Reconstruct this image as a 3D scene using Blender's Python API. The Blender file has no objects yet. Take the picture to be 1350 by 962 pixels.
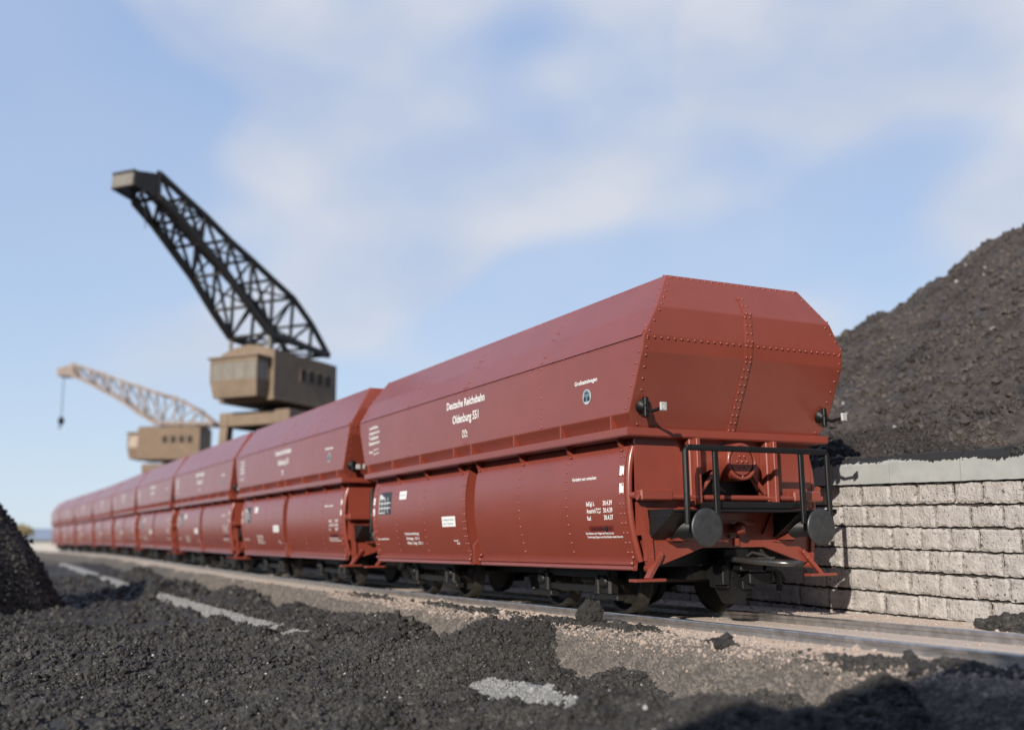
import bpy, bmesh, math, random
import numpy as np
from mathutils import Vector, Matrix

random.seed(7); RNG = np.random.default_rng(11)
SC = bpy.context.scene
COL = SC.collection

# ------------------------------------------------------------------ camera
CAM = (-8.4247, -9.6627, 0.9625); YAW, PITCH, ROLL = -0.4791, 0.1677, -0.0114
def cam_axes():
    f = Vector((-math.sin(YAW)*math.cos(PITCH), math.cos(YAW)*math.cos(PITCH), math.sin(PITCH)))
    r = Vector((math.cos(YAW), math.sin(YAW), 0)); u = r.cross(f)
    return r*math.cos(ROLL)+u*math.sin(ROLL), u*math.cos(ROLL)-r*math.sin(ROLL), f
cd = bpy.data.cameras.new('camera'); cam = bpy.data.objects.new('camera', cd); COL.objects.link(cam)
r_, u_, f_ = cam_axes()
m = Matrix((r_, u_, -f_)).transposed().to_4x4(); m.translation = Vector(CAM); cam.matrix_world = m
cd.sensor_width = 36; cd.lens = 1361.2/1350*36; cd.clip_start = .1; cd.clip_end = 6000
cd.dof.use_dof = True; cd.dof.focus_distance = 12.9; cd.dof.aperture_fstop = cd.lens/1000/0.078
SC.camera = cam

# ------------------------------------------------------------------ light
SUN = Vector((1.6, 1.385, -0.87)).normalized()          # the way the light travels
sl = bpy.data.lights.new('sun', 'SUN'); so = bpy.data.objects.new('sun', sl); COL.objects.link(so)
sl.energy = 5.0; sl.angle = math.radians(.5); sl.color = (1, .93, .83)
so.rotation_euler = SUN.to_track_quat('-Z', 'Y').to_euler()
W = bpy.data.worlds.new('World'); SC.world = W; W.use_nodes = True
def world():
    nt = W.node_tree; N = nt.nodes; L = nt.links; N.clear()
    out = N.new('ShaderNodeOutputWorld'); bg = N.new('ShaderNodeBackground')
    sky = N.new('ShaderNodeTexSky'); sky.sky_type = 'NISHITA'; sky.sun_disc = False
    sky.sun_elevation = math.asin(-SUN.z); sky.sun_rotation = math.atan2(-SUN.x, -SUN.y) % (2*math.pi)
    sky.air_density = 1.0; sky.dust_density = .5; sky.ozone_density = 2.4; sky.altitude = 100
    bg.inputs[1].default_value = .135
    tc = N.new('ShaderNodeTexCoord'); DIR = tc.outputs['Generated']
    def math_(op, a, b=None, c=None):
        q = N.new('ShaderNodeMath'); q.operation = op
        for k, v in enumerate((a, b, c)):
            if v is None: continue
            if isinstance(v, (int, float)): q.inputs[k].default_value = v
            else: L.new(v, q.inputs[k])
        return q.outputs[0]
    def maprange(v, a, b, c=0, d=1, smooth=True):
        q = N.new('ShaderNodeMapRange'); q.interpolation_type = 'SMOOTHSTEP' if smooth else 'LINEAR'; L.new(v, q.inputs[0])
        for k, w in zip(('From Min', 'From Max', 'To Min', 'To Max'), (a, b, c, d)): q.inputs[k].default_value = w
        return q.outputs[0]
    def noise(scale, detail, rough, loc):
        mp = N.new('ShaderNodeMapping'); mp.inputs['Scale'].default_value = (1, 1, 1.7); mp.inputs['Location'].default_value = loc; L.new(DIR, mp.inputs[0])
        n = N.new('ShaderNodeTexNoise'); n.inputs['Scale'].default_value = scale; n.inputs['Detail'].default_value = detail; n.inputs['Roughness'].default_value = rough; L.new(mp.outputs[0], n.inputs[0]); return n
    sx = N.new('ShaderNodeSeparateXYZ'); L.new(DIR, sx.inputs[0])
    # light blue air over the Nishita sky: whitish low down
    ramp = N.new('ShaderNodeValToRGB'); e = ramp.color_ramp.elements; e[0].position = 0; e[0].color = (.435, .515, .60, 1); e[1].position = .52; e[1].color = (.185, .295, .52, 1)
    z9 = e.new(.85); z9.color = (.055, .11, .27, 1)
    m = e.new(.24); m.color = (.305, .405, .575, 1); L.new(sx.outputs['Z'], ramp.inputs[0])
    sc = N.new('ShaderNodeMixRGB'); sc.blend_type = 'MULTIPLY'; sc.inputs[0].default_value = 1; sc.inputs[2].default_value = (10, 10, 10, 1); L.new(ramp.outputs[0], sc.inputs[1])
    back = N.new('ShaderNodeMixRGB'); back.blend_type = 'MULTIPLY'; back.inputs[0].default_value = 1; L.new(sc.outputs[0], back.inputs[1]); L.new(maprange(sx.outputs['Y'], -.7, .05, .38, 1.0), back.inputs[2])     # sky behind the camera dimmed on purpose, for less fill light in shadows
    air = N.new('ShaderNodeMixRGB'); air.inputs[0].default_value = .85; L.new(sky.outputs[0], air.inputs[1]); L.new(back.outputs[0], air.inputs[2])
    # soft cloud masses: ragged by noise
    wob = noise(4.6, 1.2, .4, (3.3, 1.2, .7)); wv = N.new('ShaderNodeVectorMath'); wv.operation = 'MULTIPLY_ADD'; wv.inputs[1].default_value = (.17, .17, .17); wv.inputs[2].default_value = (-.085, -.085, -.085)
    L.new(wob.outputs['Color'], wv.inputs[0]); dv = N.new('ShaderNodeVectorMath'); dv.operation = 'ADD'; L.new(DIR, dv.inputs[0]); L.new(wv.outputs[0], dv.inputs[1])
    tot = None
    for az, el, rad, wgt in CLOUDS:
        d = (math.sin(math.radians(az))*math.cos(math.radians(el)), math.cos(math.radians(az))*math.cos(math.radians(el)), math.sin(math.radians(el)))
        q = N.new('ShaderNodeVectorMath'); q.operation = 'DOT_PRODUCT'; L.new(dv.outputs[0], q.inputs[0]); q.inputs[1].default_value = d
        v = maprange(q.outputs['Value'], math.cos(math.radians(rad*1.8)), math.cos(math.radians(rad*.05)), 0, wgt)
        tot = v if tot is None else math_('MAXIMUM', tot, v)
    tex = noise(4.2, 4, .45, (4.1, 2.7, .4)); big = noise(1.6, 3, .5, (7.2, 1.1, 3.4))
    veil = maprange(big.outputs[0], .40, .72, .08, .30)
    dens = math_('MULTIPLY', tot, maprange(tex.outputs[0], .20, .70, .36, .92)); dens = math_('MINIMUM', math_('ADD', dens, veil), .93)
    cc = N.new('ShaderNodeMixRGB'); cc.inputs[1].default_value = (3.75, 4.15, 5.1, 1); cc.inputs[2].default_value = (4.7, 4.9, 5.4, 1); L.new(maprange(tex.outputs[0], .35, .7), cc.inputs[0])
    mx = N.new('ShaderNodeMixRGB'); L.new(dens, mx.inputs[0]); L.new(air.outputs[0], mx.inputs[1]); L.new(cc.outputs[0], mx.inputs[2]); L.new(mx.outputs[0], bg.inputs[0])
    L.new(bg.outputs[0], out.inputs[0])
# cloud masses: azimuth, elevation, radius in degrees, density
CLOUDS = [(16, 23.5, 7, .62), (20, 20.5, 8, .8), (26, 20.5, 8, .85), (25, 26, 9, .85), (33, 25, 8, .7), (31, 19.5, 6, .45), (47.5, 24, 8, .95), (53, 20, 8, .9), (56, 29, 11, .9), (45, 14.2, 4.5, .5), (54.5, 16, 5, .7), (75, 30, 14, .7), (-25, 40, 12, .6), (110, 35, 16, .7), (30, 60, 18, .6), (200, 50, 18, .5), (-70, 35, 14, .6)]
world()
SC.view_settings.view_transform = 'Standard'; SC.view_settings.look = 'None'
SC.view_settings.exposure = 0.12; SC.view_settings.gamma = 1; SC.view_settings.use_curve_mapping = False
SC.render.engine = 'CYCLES'
SC.cycles.max_bounces = 6; SC.cycles.diffuse_bounces = 2; SC.cycles.use_denoising = True

# ------------------------------------------------------------------ helpers
def tag(o, label=None, cat=None, group=None, kind=None):
    for k, v in (('label', label), ('category', cat), ('group', group), ('kind', kind)):
        if v: o[k] = v
    return o
def empty(name, loc=(0, 0, 0)):
    o = bpy.data.objects.new(name, None); COL.objects.link(o); o.location = loc; o.empty_display_size = .2; return o
def children(o): return [c for c in bpy.data.objects if c.parent == o]
def copy_tree(o, parent=None):
    c = o.copy(); COL.objects.link(c)
    if parent: c.parent = parent
    for ch in children(o): copy_tree(ch, c)
    return c

class MB:
    """collects shapes; build() links them as ONE mesh object"""
    def __init__(s): s.v = []; s.f = []; s.sm = []; s.mi = []; s.cur = 0
    def add(s, vs, fs, smooth=False):
        b = len(s.v); s.v += [tuple(v) for v in vs]
        for f in fs: s.f.append([b+i for i in f]); s.sm.append(smooth); s.mi.append(s.cur)
        return s
    def hexa(s, p):                     # 8 points: bottom ring, top ring
        return s.add(p, [(3, 2, 1, 0), (4, 5, 6, 7), (0, 1, 5, 4), (1, 2, 6, 5), (2, 3, 7, 6), (3, 0, 4, 7)])
    def box(s, x0, x1, y0, y1, z0, z1, c=.008):
        """box with chamfered vertical & horizontal edges"""
        c = min(c, (x1-x0)*.3, (y1-y0)*.3, (z1-z0)*.3)
        bm = bmesh.new(); bmesh.ops.create_cube(bm, size=1)
        for v in bm.verts: v.co = Vector(((x0+x1)/2+v.co.x*(x1-x0), (y0+y1)/2+v.co.y*(y1-y0), (z0+z1)/2+v.co.z*(z1-z0)))
        if c > 1e-4: bmesh.ops.bevel(bm, geom=bm.edges[:], offset=c, segments=1, affect='EDGES')
        return s.bm(bm)
    def bm(s, bm, mat=None, smooth=False):
        bm.verts.ensure_lookup_table(); bm.verts.index_update()
        vs = [(mat @ v.co if mat else v.co.copy()) for v in bm.verts]
        s.add(vs, [[v.index for v in f.verts] for f in bm.faces], smooth); bm.free(); return s
    def bar(s, a, b, w, h=None, up=(0, 0, 1)):
        a = Vector(a); b = Vector(b); h = h or w; d = (b-a).normalized(); up = Vector(up)
        if abs(d.dot(up)) > .98: up = Vector((1, 0, 0))
        x = d.cross(up).normalized()*w/2; z = x.normalized().cross(d).normalized()*h/2
        return s.hexa([a-x-z, a+x-z, a+x+z, a-x+z, b-x-z, b+x-z, b+x+z, b-x+z])
    def tube(s, pts, r, n=10, cap=True, smooth=True):
        pts = [Vector(p) for p in pts]; R = r if isinstance(r, (list, tuple)) else [r]*len(pts)
        rings = []; ref = None
        for i, p in enumerate(pts):
            d = (pts[min(i+1, len(pts)-1)]-pts[max(i-1, 0)]).normalized()
            if ref is None: ref = Vector((0, 0, 1)) if abs(d.z) < .9 else Vector((1, 0, 0))
            x = d.cross(ref).normalized(); ref = x.cross(d).normalized()
            rings.append([p+(x*math.cos(t)+ref*math.sin(t))*R[i] for t in [2*math.pi*k/n for k in range(n)]])
        vs = [v for g in rings for v in g]; fs = []
        for i in range(len(pts)-1):
            for k in range(n): fs.append((i*n+k, i*n+(k+1) % n, (i+1)*n+(k+1) % n, (i+1)*n+k))
        s.add(vs, fs, smooth)
        if cap: s.add(rings[0], [tuple(range(n))[::-1]]); s.add(rings[-1], [tuple(range(n))])
        return s
    def lathe(s, c, axis, prof, n=32, smooth=True):
        """prof: (distance along axis, radius)"""
        c = Vector(c); a = Vector(axis).normalized(); ref = Vector((0, 0, 1)) if abs(a.z) < .9 else Vector((1, 0, 0))
        x = a.cross(ref).normalized(); y = x.cross(a).normalized(); vs = []; fs = []
        for t, r in prof: vs += [c+a*t+(x*math.cos(q)+y*math.sin(q))*r for q in [2*math.pi*k/n for k in range(n)]]
        for i in range(len(prof)-1):
            for k in range(n): fs.append((i*n+k, i*n+(k+1) % n, (i+1)*n+(k+1) % n, (i+1)*n+k))
        s.add(vs, fs, smooth)
        s.add(vs[:n], [tuple(range(n))[::-1]]); s.add(vs[-n:], [tuple(range(n))]); return s
    def prism(s, poly, axis, a, b):
        """poly of 2-D points; axis 'x' -> (y,z), 'y' -> (x,z), 'z' -> (x,y)"""
        def P(q, t): return {'x': (t, q[0], q[1]), 'y': (q[0], t, q[1]), 'z': (q[0], q[1], t)}[axis]
        n = len(poly); vs = [P(q, a) for q in poly]+[P(q, b) for q in poly]
        fs = [tuple(range(n))[::-1], tuple(range(n, 2*n))]+[(i, (i+1) % n, n+(i+1) % n, n+i) for i in range(n)]
        return s.add(vs, fs)
    def rivet(s, p, nrm, r=.017):
        nrm = Vector(nrm).normalized(); ref = Vector((0, 0, 1)) if abs(nrm.z) < .9 else Vector((1, 0, 0))
        x = nrm.cross(ref).normalized(); y = x.cross(nrm); p = Vector(p); n = 6; vs = []
        for (h, q) in ((-.1, 1), (.45, .82)):
            vs += [p+nrm*h*r+(x*math.cos(k*math.pi/3)+y*math.sin(k*math.pi/3))*r*q for k in range(n)]
        vs.append(p+nrm*r*.75)
        fs = [(k, (k+1) % n, n+(k+1) % n, n+k) for k in range(n)]+[(n+k, n+(k+1) % n, 2*n) for k in range(n)]
        return s.add(vs, fs, True)
    def rivets(s, a, b, nrm, step=.1, r=.019, skip=0):
        a = Vector(a); b = Vector(b); n = max(1, round((b-a).length/step))
        for i in range(skip, n+1-skip): s.rivet(a.lerp(b, i/n), nrm, r)
        return s
    def build(s, name, mats, parent=None, loc=None):
        me = bpy.data.meshes.new(name); me.from_pydata(s.v, [], s.f)
        mats = mats if isinstance(mats, (list, tuple)) else [mats]
        for mm in mats: me.materials.append(mm)
        me.polygons.foreach_set('use_smooth', s.sm); me.polygons.foreach_set('material_index', s.mi); me.update()
        bm = bmesh.new(); bm.from_mesh(me); bmesh.ops.recalc_face_normals(bm, faces=bm.faces[:]); bm.to_mesh(me); bm.free()
        o = bpy.data.objects.new(name, me); COL.objects.link(o)
        if parent: o.parent = parent
        if loc: o.location = loc
        return o

def mesh_np(name, V, F, mat, smooth=True):
    V = np.asarray(V, np.float32); F = np.asarray(F, np.int32); k = F.shape[1]
    me = bpy.data.meshes.new(name); me.vertices.add(len(V)); me.vertices.foreach_set('co', V.ravel())
    me.loops.add(F.size); me.loops.foreach_set('vertex_index', F.ravel())
    me.polygons.add(len(F)); me.polygons.foreach_set('loop_start', np.arange(0, F.size, k, dtype=np.int32))
    me.polygons.foreach_set('use_smooth', np.full(len(F), smooth)); me.update(calc_edges=True); me.materials.append(mat)
    o = bpy.data.objects.new(name, me); COL.objects.link(o); return o
def grid_faces(nx, ny):
    i = np.arange(ny-1)[:, None]*nx+np.arange(nx-1)[None]; i = i.ravel()
    return np.stack([i, i+1, i+nx+1, i+nx], 1)

def _h(ix, iy, s):
    n = (ix.astype(np.int64)*374761393+iy.astype(np.int64)*668265263+s*1442695041) & 0xffffffff
    n = ((n ^ (n >> 13))*1274126177) & 0xffffffff
    return ((n ^ (n >> 16)) & 0xffff)/65535.0
def vnoise(x, y, s=0):
    ix = np.floor(x); iy = np.floor(y); fx = x-ix; fy = y-iy; ux = fx*fx*(3-2*fx); uy = fy*fy*(3-2*fy)
    a = _h(ix, iy, s); b = _h(ix+1, iy, s); c = _h(ix, iy+1, s); d = _h(ix+1, iy+1, s)
    return (a+(b-a)*ux)*(1-uy)+(c+(d-c)*ux)*uy
def fbm(x, y, o=4, s=0, g=.5):
    t = 0; a = 1; n = 0
    for k in range(o):
        ca, sa = math.cos(k*1.1), math.sin(k*1.1)
        t = t+a*(vnoise((x*ca-y*sa)*2**k+k*7.3, (x*sa+y*ca)*2**k-k*3.1, s+k)-.5); n += a; a *= g
    return t/n*2
def sst(a, b, x): t = np.clip((x-a)/(b-a), 0, 1); return t*t*(3-2*t)

# ------------------------------------------------------------------ materials
def mat(name, base, rough=.6, spec=.5, metal=0, var=0, vscale=3, bump=0, bscale=60, bdist=.01, rvar=0, detail=4, col2=None, grunge=0):
    M = bpy.data.materials.new(name); M.use_nodes = True; nt = M.node_tree; N = nt.nodes; L = nt.links
    b = N['Principled BSDF']; b.inputs['Roughness'].default_value = rough; b.inputs['Metallic'].default_value = metal
    b.inputs['Specular IOR Level'].default_value = spec; b.inputs['Base Color'].default_value = (*base, 1)
    tc = N.new('ShaderNodeTexCoord')
    def noise(sc, det=detail, ro=.6):
        n = N.new('ShaderNodeTexNoise'); n.inputs['Scale'].default_value = sc; n.inputs['Detail'].default_value = det
        n.inputs['Roughness'].default_value = ro; L.new(tc.outputs['Object'], n.inputs[0]); return n
    if var or col2:
        n = noise(vscale); rp = N.new('ShaderNodeValToRGB'); e = rp.color_ramp.elements
        e[0].position = .3; e[1].position = .7
        c2 = col2 or tuple(min(1, c*(1+var)) for c in base); c1 = base if col2 else tuple(c*(1-var) for c in base)
        e[0].color = (*c1, 1); e[1].color = (*c2, 1)
        L.new(n.outputs[0], rp.inputs[0]); L.new(rp.outputs[0], b.inputs['Base Color'])
    if rvar:
        n = noise(vscale*1.7); mr = N.new('ShaderNodeMapRange'); mr.inputs['To Min'].default_value = rough-rvar; mr.inputs['To Max'].default_value = rough+rvar
        L.new(n.outputs[0], mr.inputs[0]); L.new(mr.outputs[0], b.inputs['Roughness'])
    if bump:
        n = noise(bscale, 5, .65); bp = N.new('ShaderNodeBump'); bp.inputs['Strength'].default_value = bump; bp.inputs['Distance'].default_value = bdist
        L.new(n.outputs[0], bp.inputs['Height']); L.new(bp.outputs[0], b.inputs['Normal'])
    return M
RED = mat('oxide_red_paint', (.215, .044, .027), .35, .55, var=.06, vscale=1.6, bump=.12, bscale=240, bdist=.002, rvar=.05)
RED.node_tree.nodes['Principled BSDF'].inputs['Coat Weight'].default_value = .34; RED.node_tree.nodes['Principled BSDF'].inputs['Coat Roughness'].default_value = .22
BLK = mat('black_paint', (.008, .0082, .0088), .48, .32, var=.2, vscale=9, bump=.1, bscale=150, bdist=.002)
STEEL = mat('buffer_steel', (.060, .062, .065), .44, .5, metal=.55, var=.25, vscale=12, rvar=.1)
BOG = mat('bogie_black', (.0055, .0053, .005), .5, .45, col2=(.013, .0115, .010), vscale=14)
TYRE = mat('wheel_tread_grime', (.011, .010, .009), .5, .45, metal=.25, col2=(.040, .034, .027), vscale=30, bump=.3, bscale=120, bdist=.004)
WHITE = mat('white_lettering', (.80, .79, .76), .5, .4)
NAVY = mat('dark_sign_plate', (.03, .035, .045), .5, .4)
BLKTX = mat('black_lettering', (.03, .008, .008), .5, .4)
LENS = mat('lamp_plate_grey', (.22, .22, .22), .35, .5, col2=(.50, .50, .49), vscale=40, bump=.3, bscale=90, bdist=.003)
ROUND = mat('roundel_grey', (.42, .48, .50), .5, .4)
RAIL = mat('rail_steel', (.34, .335, .33), .30, .5, metal=.92, col2=(.58, .57, .56), vscale=7, rvar=.10)

def coal_mat(name, base, col2, fleck=.0):
    M = mat(name, base, .62, .45, col2=col2, vscale=6, bump=.9, bscale=26, bdist=.05, rvar=.14, detail=8)
    return M
COAL = coal_mat('coal_black', (.0175, .016, .0145), (.048, .0445, .040))
COALG = mat('coal_grain', (.0185, .017, .0155), .62, .38, col2=(.054, .050, .0455), vscale=1.7, rvar=.22, detail=6)
HILL = coal_mat('hill_coal', (.022, .0178, .0155), (.095, .078, .069))
BANKG = mat('bank_grain', (.018, .0145, .0135), .65, .35, col2=(.045, .037, .034), vscale=2, rvar=.2)
HILLG = mat('hill_grain', (.022, .0178, .0155), .65, .35, col2=(.10, .082, .073), vscale=.8, rvar=.2, detail=6)
PALEH = mat('hill_pebble', (.16, .155, .15), .5, .5, col2=(.42, .41, .40), vscale=1.2)
PALE = mat('pale_pebble', (.20, .195, .19), .6, .4, col2=(.50, .49, .47), vscale=2)
PALE2 = mat('kerb_grit', (.10, .10, .10), .8, .35, col2=(.36, .36, .35), vscale=40)
SANDG = mat('sandy_grit', (.26, .205, .17), .85, .3, col2=(.46, .375, .32), vscale=9)

# ------------------------------------------------------------------ the track line
TN = np.array([(-200, 0, 0), (0, 0, 0), (10.42, -.111, 0), (20.85, -.163, .06), (31.27, -.153, .151), (41.7, -.094, .249), (52.1, .029, .327),
               (62.5, .027, .384), (73, -.215, .421), (83.4, -.484, .449), (94, -.47, .47), (400, -.4, .5)])
def xt(y): return np.interp(y, TN[:, 0], TN[:, 1])
def zt(y): return np.interp(y, TN[:, 0], TN[:, 2])

# ------------------------------------------------------------------ ground and embankment
def ground_mat():
    M = mat('embankment_sand', (.16, .14, .125), .9, .25, bump=.6, bscale=38, bdist=.014); nt = M.node_tree; N = nt.nodes; L = nt.links
    b = N['Principled BSDF']; at = N.new('ShaderNodeAttribute'); at.attribute_name = 'sand'
    tc = N.new('ShaderNodeTexCoord'); n = N.new('ShaderNodeTexNoise'); n.inputs['Scale'].default_value = 9; n.inputs['Detail'].default_value = 8; n.inputs['Roughness'].default_value = .7
    L.new(tc.outputs['Object'], n.inputs[0])
    ad = N.new('ShaderNodeMath'); ad.operation = 'ADD'; L.new(at.outputs['Fac'], ad.inputs[0])
    sb = N.new('ShaderNodeMath'); sb.operation = 'MULTIPLY_ADD'; sb.inputs[1].default_value = 1.5; sb.inputs[2].default_value = -.75
    L.new(n.outputs[0], sb.inputs[0]); L.new(sb.outputs[0], ad.inputs[1])
    rp = N.new('ShaderNodeValToRGB'); e = rp.color_ramp.elements; e[0].position = .25; e[1].position = .8
    e[0].color = (.090, .080, .071, 1); e[1].color = (.60, .505, .43, 1)
    m_ = e.new(.52); m_.color = (.165, .142, .122, 1)
    L.new(ad.outputs[0], rp.inputs[0]); L.new(rp.outputs[0], b.inputs['Base Color'])
    # pebbly bump on top of the noise bump
    vo = N.new('ShaderNodeTexVoronoi'); vo.inputs['Scale'].default_value = 17; L.new(tc.outputs['Object'], vo.inputs[0])
    b2 = N.new('ShaderNodeBump'); b2.inputs['Strength'].default_value = .35; b2.inputs['Distance'].default_value = .02; b2.invert = True
    L.new(vo.outputs['Distance'], b2.inputs['Height'])
    old = b.inputs['Normal'].links[0].from_node; L.new(old.outputs[0], b2.inputs['Normal']); L.new(b2.outputs[0], b.inputs['Normal'])
    return M
GM = ground_mat()
FACEG = mat('face_pebble', (.075, .067, .060), .8, .35, col2=(.20, .172, .148), vscale=5, detail=6)
def emb_z(d, y):
    """height of the embankment relative to the rail top at distance d from the track's centre line"""
    edge = .10*fbm(y*1.0, y*0+3.3, 2, 5)
    z = np.interp(d-edge*sst(-1.0, -1.4, d), [-6, -2.9, -2.15, -1.95, -1.62, -1.45, -1.0, -.86, -.72, 0, .72, 1.2, 3.2], [-.9, -.82, -.70, -.60, -.20, -.125, -.10, -.105, -.11, -.07, -.11, -.10, -.12])
    return z+.022*fbm(d*3.1, y*3.1, 4, 9, .55)*sst(-.95, -1.3, d)+.012*fbm(d*9, y*9, 3, 12)*sst(.9, 1.2, abs(d))
def rows(segs):
    o = []
    for a, b, st in segs: o += list(np.arange(a, b, st))
    return np.array(o)
def embankment():
    ys = rows([(-9, 7, .055), (7, 20, .12), (20, 50, .3), (50, 130, 1.2)])
    ds = np.array(sorted(set([round(v, 4) for v in np.concatenate([np.arange(-6, -2.9, .3), np.arange(-2.9, -.9, .05), np.arange(-.9, .95, .06), np.arange(1, 3.3, .15)])])))
    D, Y = np.meshgrid(ds, ys); X = D+xt(Y); Z = zt(Y)+emb_z(D, Y)
    o = mesh_np('track_bed', np.stack([X, Y, Z], -1).reshape(-1, 3), grid_faces(len(ds), len(ys)), GM)
    sand = sst(-1.85, -1.15, D+.22*fbm(D*1.5, Y*1.5, 4, 3))*.72+.12+.34*(abs(D) < .72)+.34*sst(-1.25, -1.0, D)*(D < -.72)+.2*(D > .8)-.45*sst(3, -3, Y*0+9)*0
    a = o.data.attributes.new('sand', 'FLOAT', 'POINT'); a.data.foreach_set('value', sand.astype(np.float32).ravel())
    tag(o, kind='structure')
embankment()
def base_ground():
    M = mat('far_ground', (.20, .175, .15), .95, .2, col2=(.34, .30, .26), vscale=.35, bump=.6, bscale=5, bdist=.1)
    g = np.concatenate([[-4000, -1500, -500, -200], np.arange(-100, 101, 10), [200, 500, 1500, 4000]])
    X, Y = np.meshgrid(g, g); Z = -1.0+np.clip(zt(Y), 0, .5)*1.0+.05*fbm(X*.1, Y*.1, 2, 4)+.35*sst(60, 110, Y)
    o = mesh_np('ground', np.stack([X, Y, Z], -1).reshape(-1, 3), grid_faces(len(g), len(g)), M); tag(o, kind='structure')
base_ground()

# ------------------------------------------------------------------ rails
def rail(side, label):
    prof = [(-.036, 0), (.036, 0), (.040, -.012), (.036, -.045), (.011, -.055), (.011, -.115), (.065, -.130), (.065, -.145), (-.065, -.145), (-.065, -.130), (-.011, -.115), (-.011, -.055), (-.036, -.045), (-.040, -.012)]
    ys = rows([(-9, 96, 2.6)]); n = len(prof); vs = []; fs = []
    for y in ys:
        for (a, z) in prof: vs.append((xt(y)+side*.755+a, y, zt(y)+z))
    for i in range(len(ys)-1):
        for k in range(n): fs.append((i*n+k, i*n+(k+1) % n, (i+1)*n+(k+1) % n, (i+1)*n+k))
    mb = MB(); mb.add(vs, fs); tag(mb.build('rail', RAIL), label, 'rail', 'rails of the track')
rail(-1, 'worn steel rail nearer the viewer, along the sandy ledge'); rail(1, 'worn steel rail farther from the viewer, along the foot of the stone wall')

# ------------------------------------------------------------------ coal field
LIGHT_BUMPS = [  # d, y, sx, sy, amplitude: coal spilled against the embankment
    (-2.05, 2.9, .50, .95, .40), (-1.75, 3.9, .35, .7, .24), (-1.66, 2.3, .28, .6, .26), (-2.2, 7.0, .5, 1.6, .22), (-2.1, 11.5, .45, 1.6, .20), (-2.0, -3.45, .45, .34, .24), (-1.72, -3.42, .25, .26, .16),
    (-2.5, -1.2, .5, 1.6, -.07), (-2.2, 17, .5, 2.0, .28), (-2.1, 24, .5, 2.5, .18), (-2.1, 34, .6, 4, .22), (-3.6, 3.2, .7, 1.2, .2), (-3.6, 23.6, .7, 1.3, .24),
    (-3.5, -3.4, .8, .9, .14), (-5.0, 1.5, .8, 1.0, .14), (-6.5, 5, 1.2, 2, .16), (-4.6, 9, .7, 1.1, .10)]
def coal_z(d, y):
    z = -.66+.14*sst(-3.75, -3.35, d+.12*fbm(y*.9, d*.5, 2, 31))
    bare = np.maximum.reduce([sst(-2.0, -1.2, y)*sst(1.25, .5, y), sst(5.4, 6.8, y)*sst(21.5, 20, y), sst(26, 28, y)])
    z = z+.20*(1-bare)*np.exp(-((d+3.66)/.42)**2)+bare*(.11*np.exp(-((d+3.94)/.17)**2)-.07*np.exp(-((d+3.5)/.16)**2))+.05*bare*fbm(y*1.6, d*1.2, 3, 33)
    for (a, b, sx, sy, A) in LIGHT_BUMPS: z = z+A*np.exp(-((d-a)/sx)**2-((y-b)/sy)**2)
    z = z-.42*sst(-1.75, -1.25, d)
    z = z+.14*fbm(d*.8, y*.8, 2, 21)+.12*fbm(d*2.1, y*2.1, 4, 22, .62)
    cl = vnoise(d*4.5, y*4.5, 40)*.6+vnoise(d*8.5, y*8.5, 41)*.5+vnoise(d*16, y*16, 42)*.3
    return z+.085*(cl-.7)
def coal_field():
    ys = rows([(-9, 9, .05), (9, 24, .12), (24, 60, .4)]); ds = np.concatenate([np.arange(-16, -9, .15), np.arange(-9, -1.1, .05)])
    D, Y = np.meshgrid(ds, ys); Z = zt(Y)+coal_z(D, Y)
    o = mesh_np('coal_ground', np.stack([D+xt(Y), Y, Z], -1).reshape(-1, 3), grid_faces(len(ds), len(ys)), COAL); tag(o, kind='stuff', label='crumbly black coal dust spread over the ground', cat='coal')
coal_field()

ICO = None
def lump_shapes(n=8, sub=1):
    out = []
    for k in range(n):
        bm = bmesh.new(); bmesh.ops.create_icosphere(bm, subdivisions=sub, radius=1)
        bm.verts.ensure_lookup_table(); V = np.array([v.co[:] for v in bm.verts]); F = np.array([[v.index for v in f.verts] for f in bm.faces]); bm.free()
        V = V*(1+RNG.uniform(-.32, .32, (len(V), 1)))*RNG.uniform(.7, 1.15, (1, 3)); out.append((V, F))
    return out
SH = lump_shapes()
def scatter(name, P, R, material, smooth=False, shapes=SH, flat=1.0):
    n = len(P); which = RNG.integers(0, len(shapes), n); Vs = []; Fs = []; off = 0
    for k, (V, F) in enumerate(shapes):
        I = np.nonzero(which == k)[0]
        if not len(I): continue
        q = RNG.normal(size=(len(I), 4)); q /= np.linalg.norm(q, axis=1)[:, None]; w, x, y, z = q.T
        M = np.stack([1-2*(y*y+z*z), 2*(x*y-z*w), 2*(x*z+y*w), 2*(x*y+z*w), 1-2*(x*x+z*z), 2*(y*z-x*w), 2*(x*z-y*w), 2*(y*z+x*w), 1-2*(x*x+y*y)], 1).reshape(-1, 3, 3)
        X = np.einsum('nij,vj->nvi', M, V)*R[I][:, None, None]; X[..., 2] *= flat; X += P[I][:, None, :]
        m_ = len(V); Vs.append(X.reshape(-1, 3)); Fs.append((np.arange(len(I))[:, None, None]*m_+F[None]).reshape(-1, 3)+off); off += len(I)*m_
    return mesh_np(name, np.concatenate(Vs), np.concatenate(Fs), material, smooth)
def ring_pts(n, r0, r1, az0=-4, az1=60):
    a = np.radians(RNG.uniform(az0, az1, n)); r = np.sqrt(RNG.uniform(r0*r0, r1*r1, n))
    return CAM[0]+r*np.sin(a), CAM[1]+r*np.cos(a)
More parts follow.
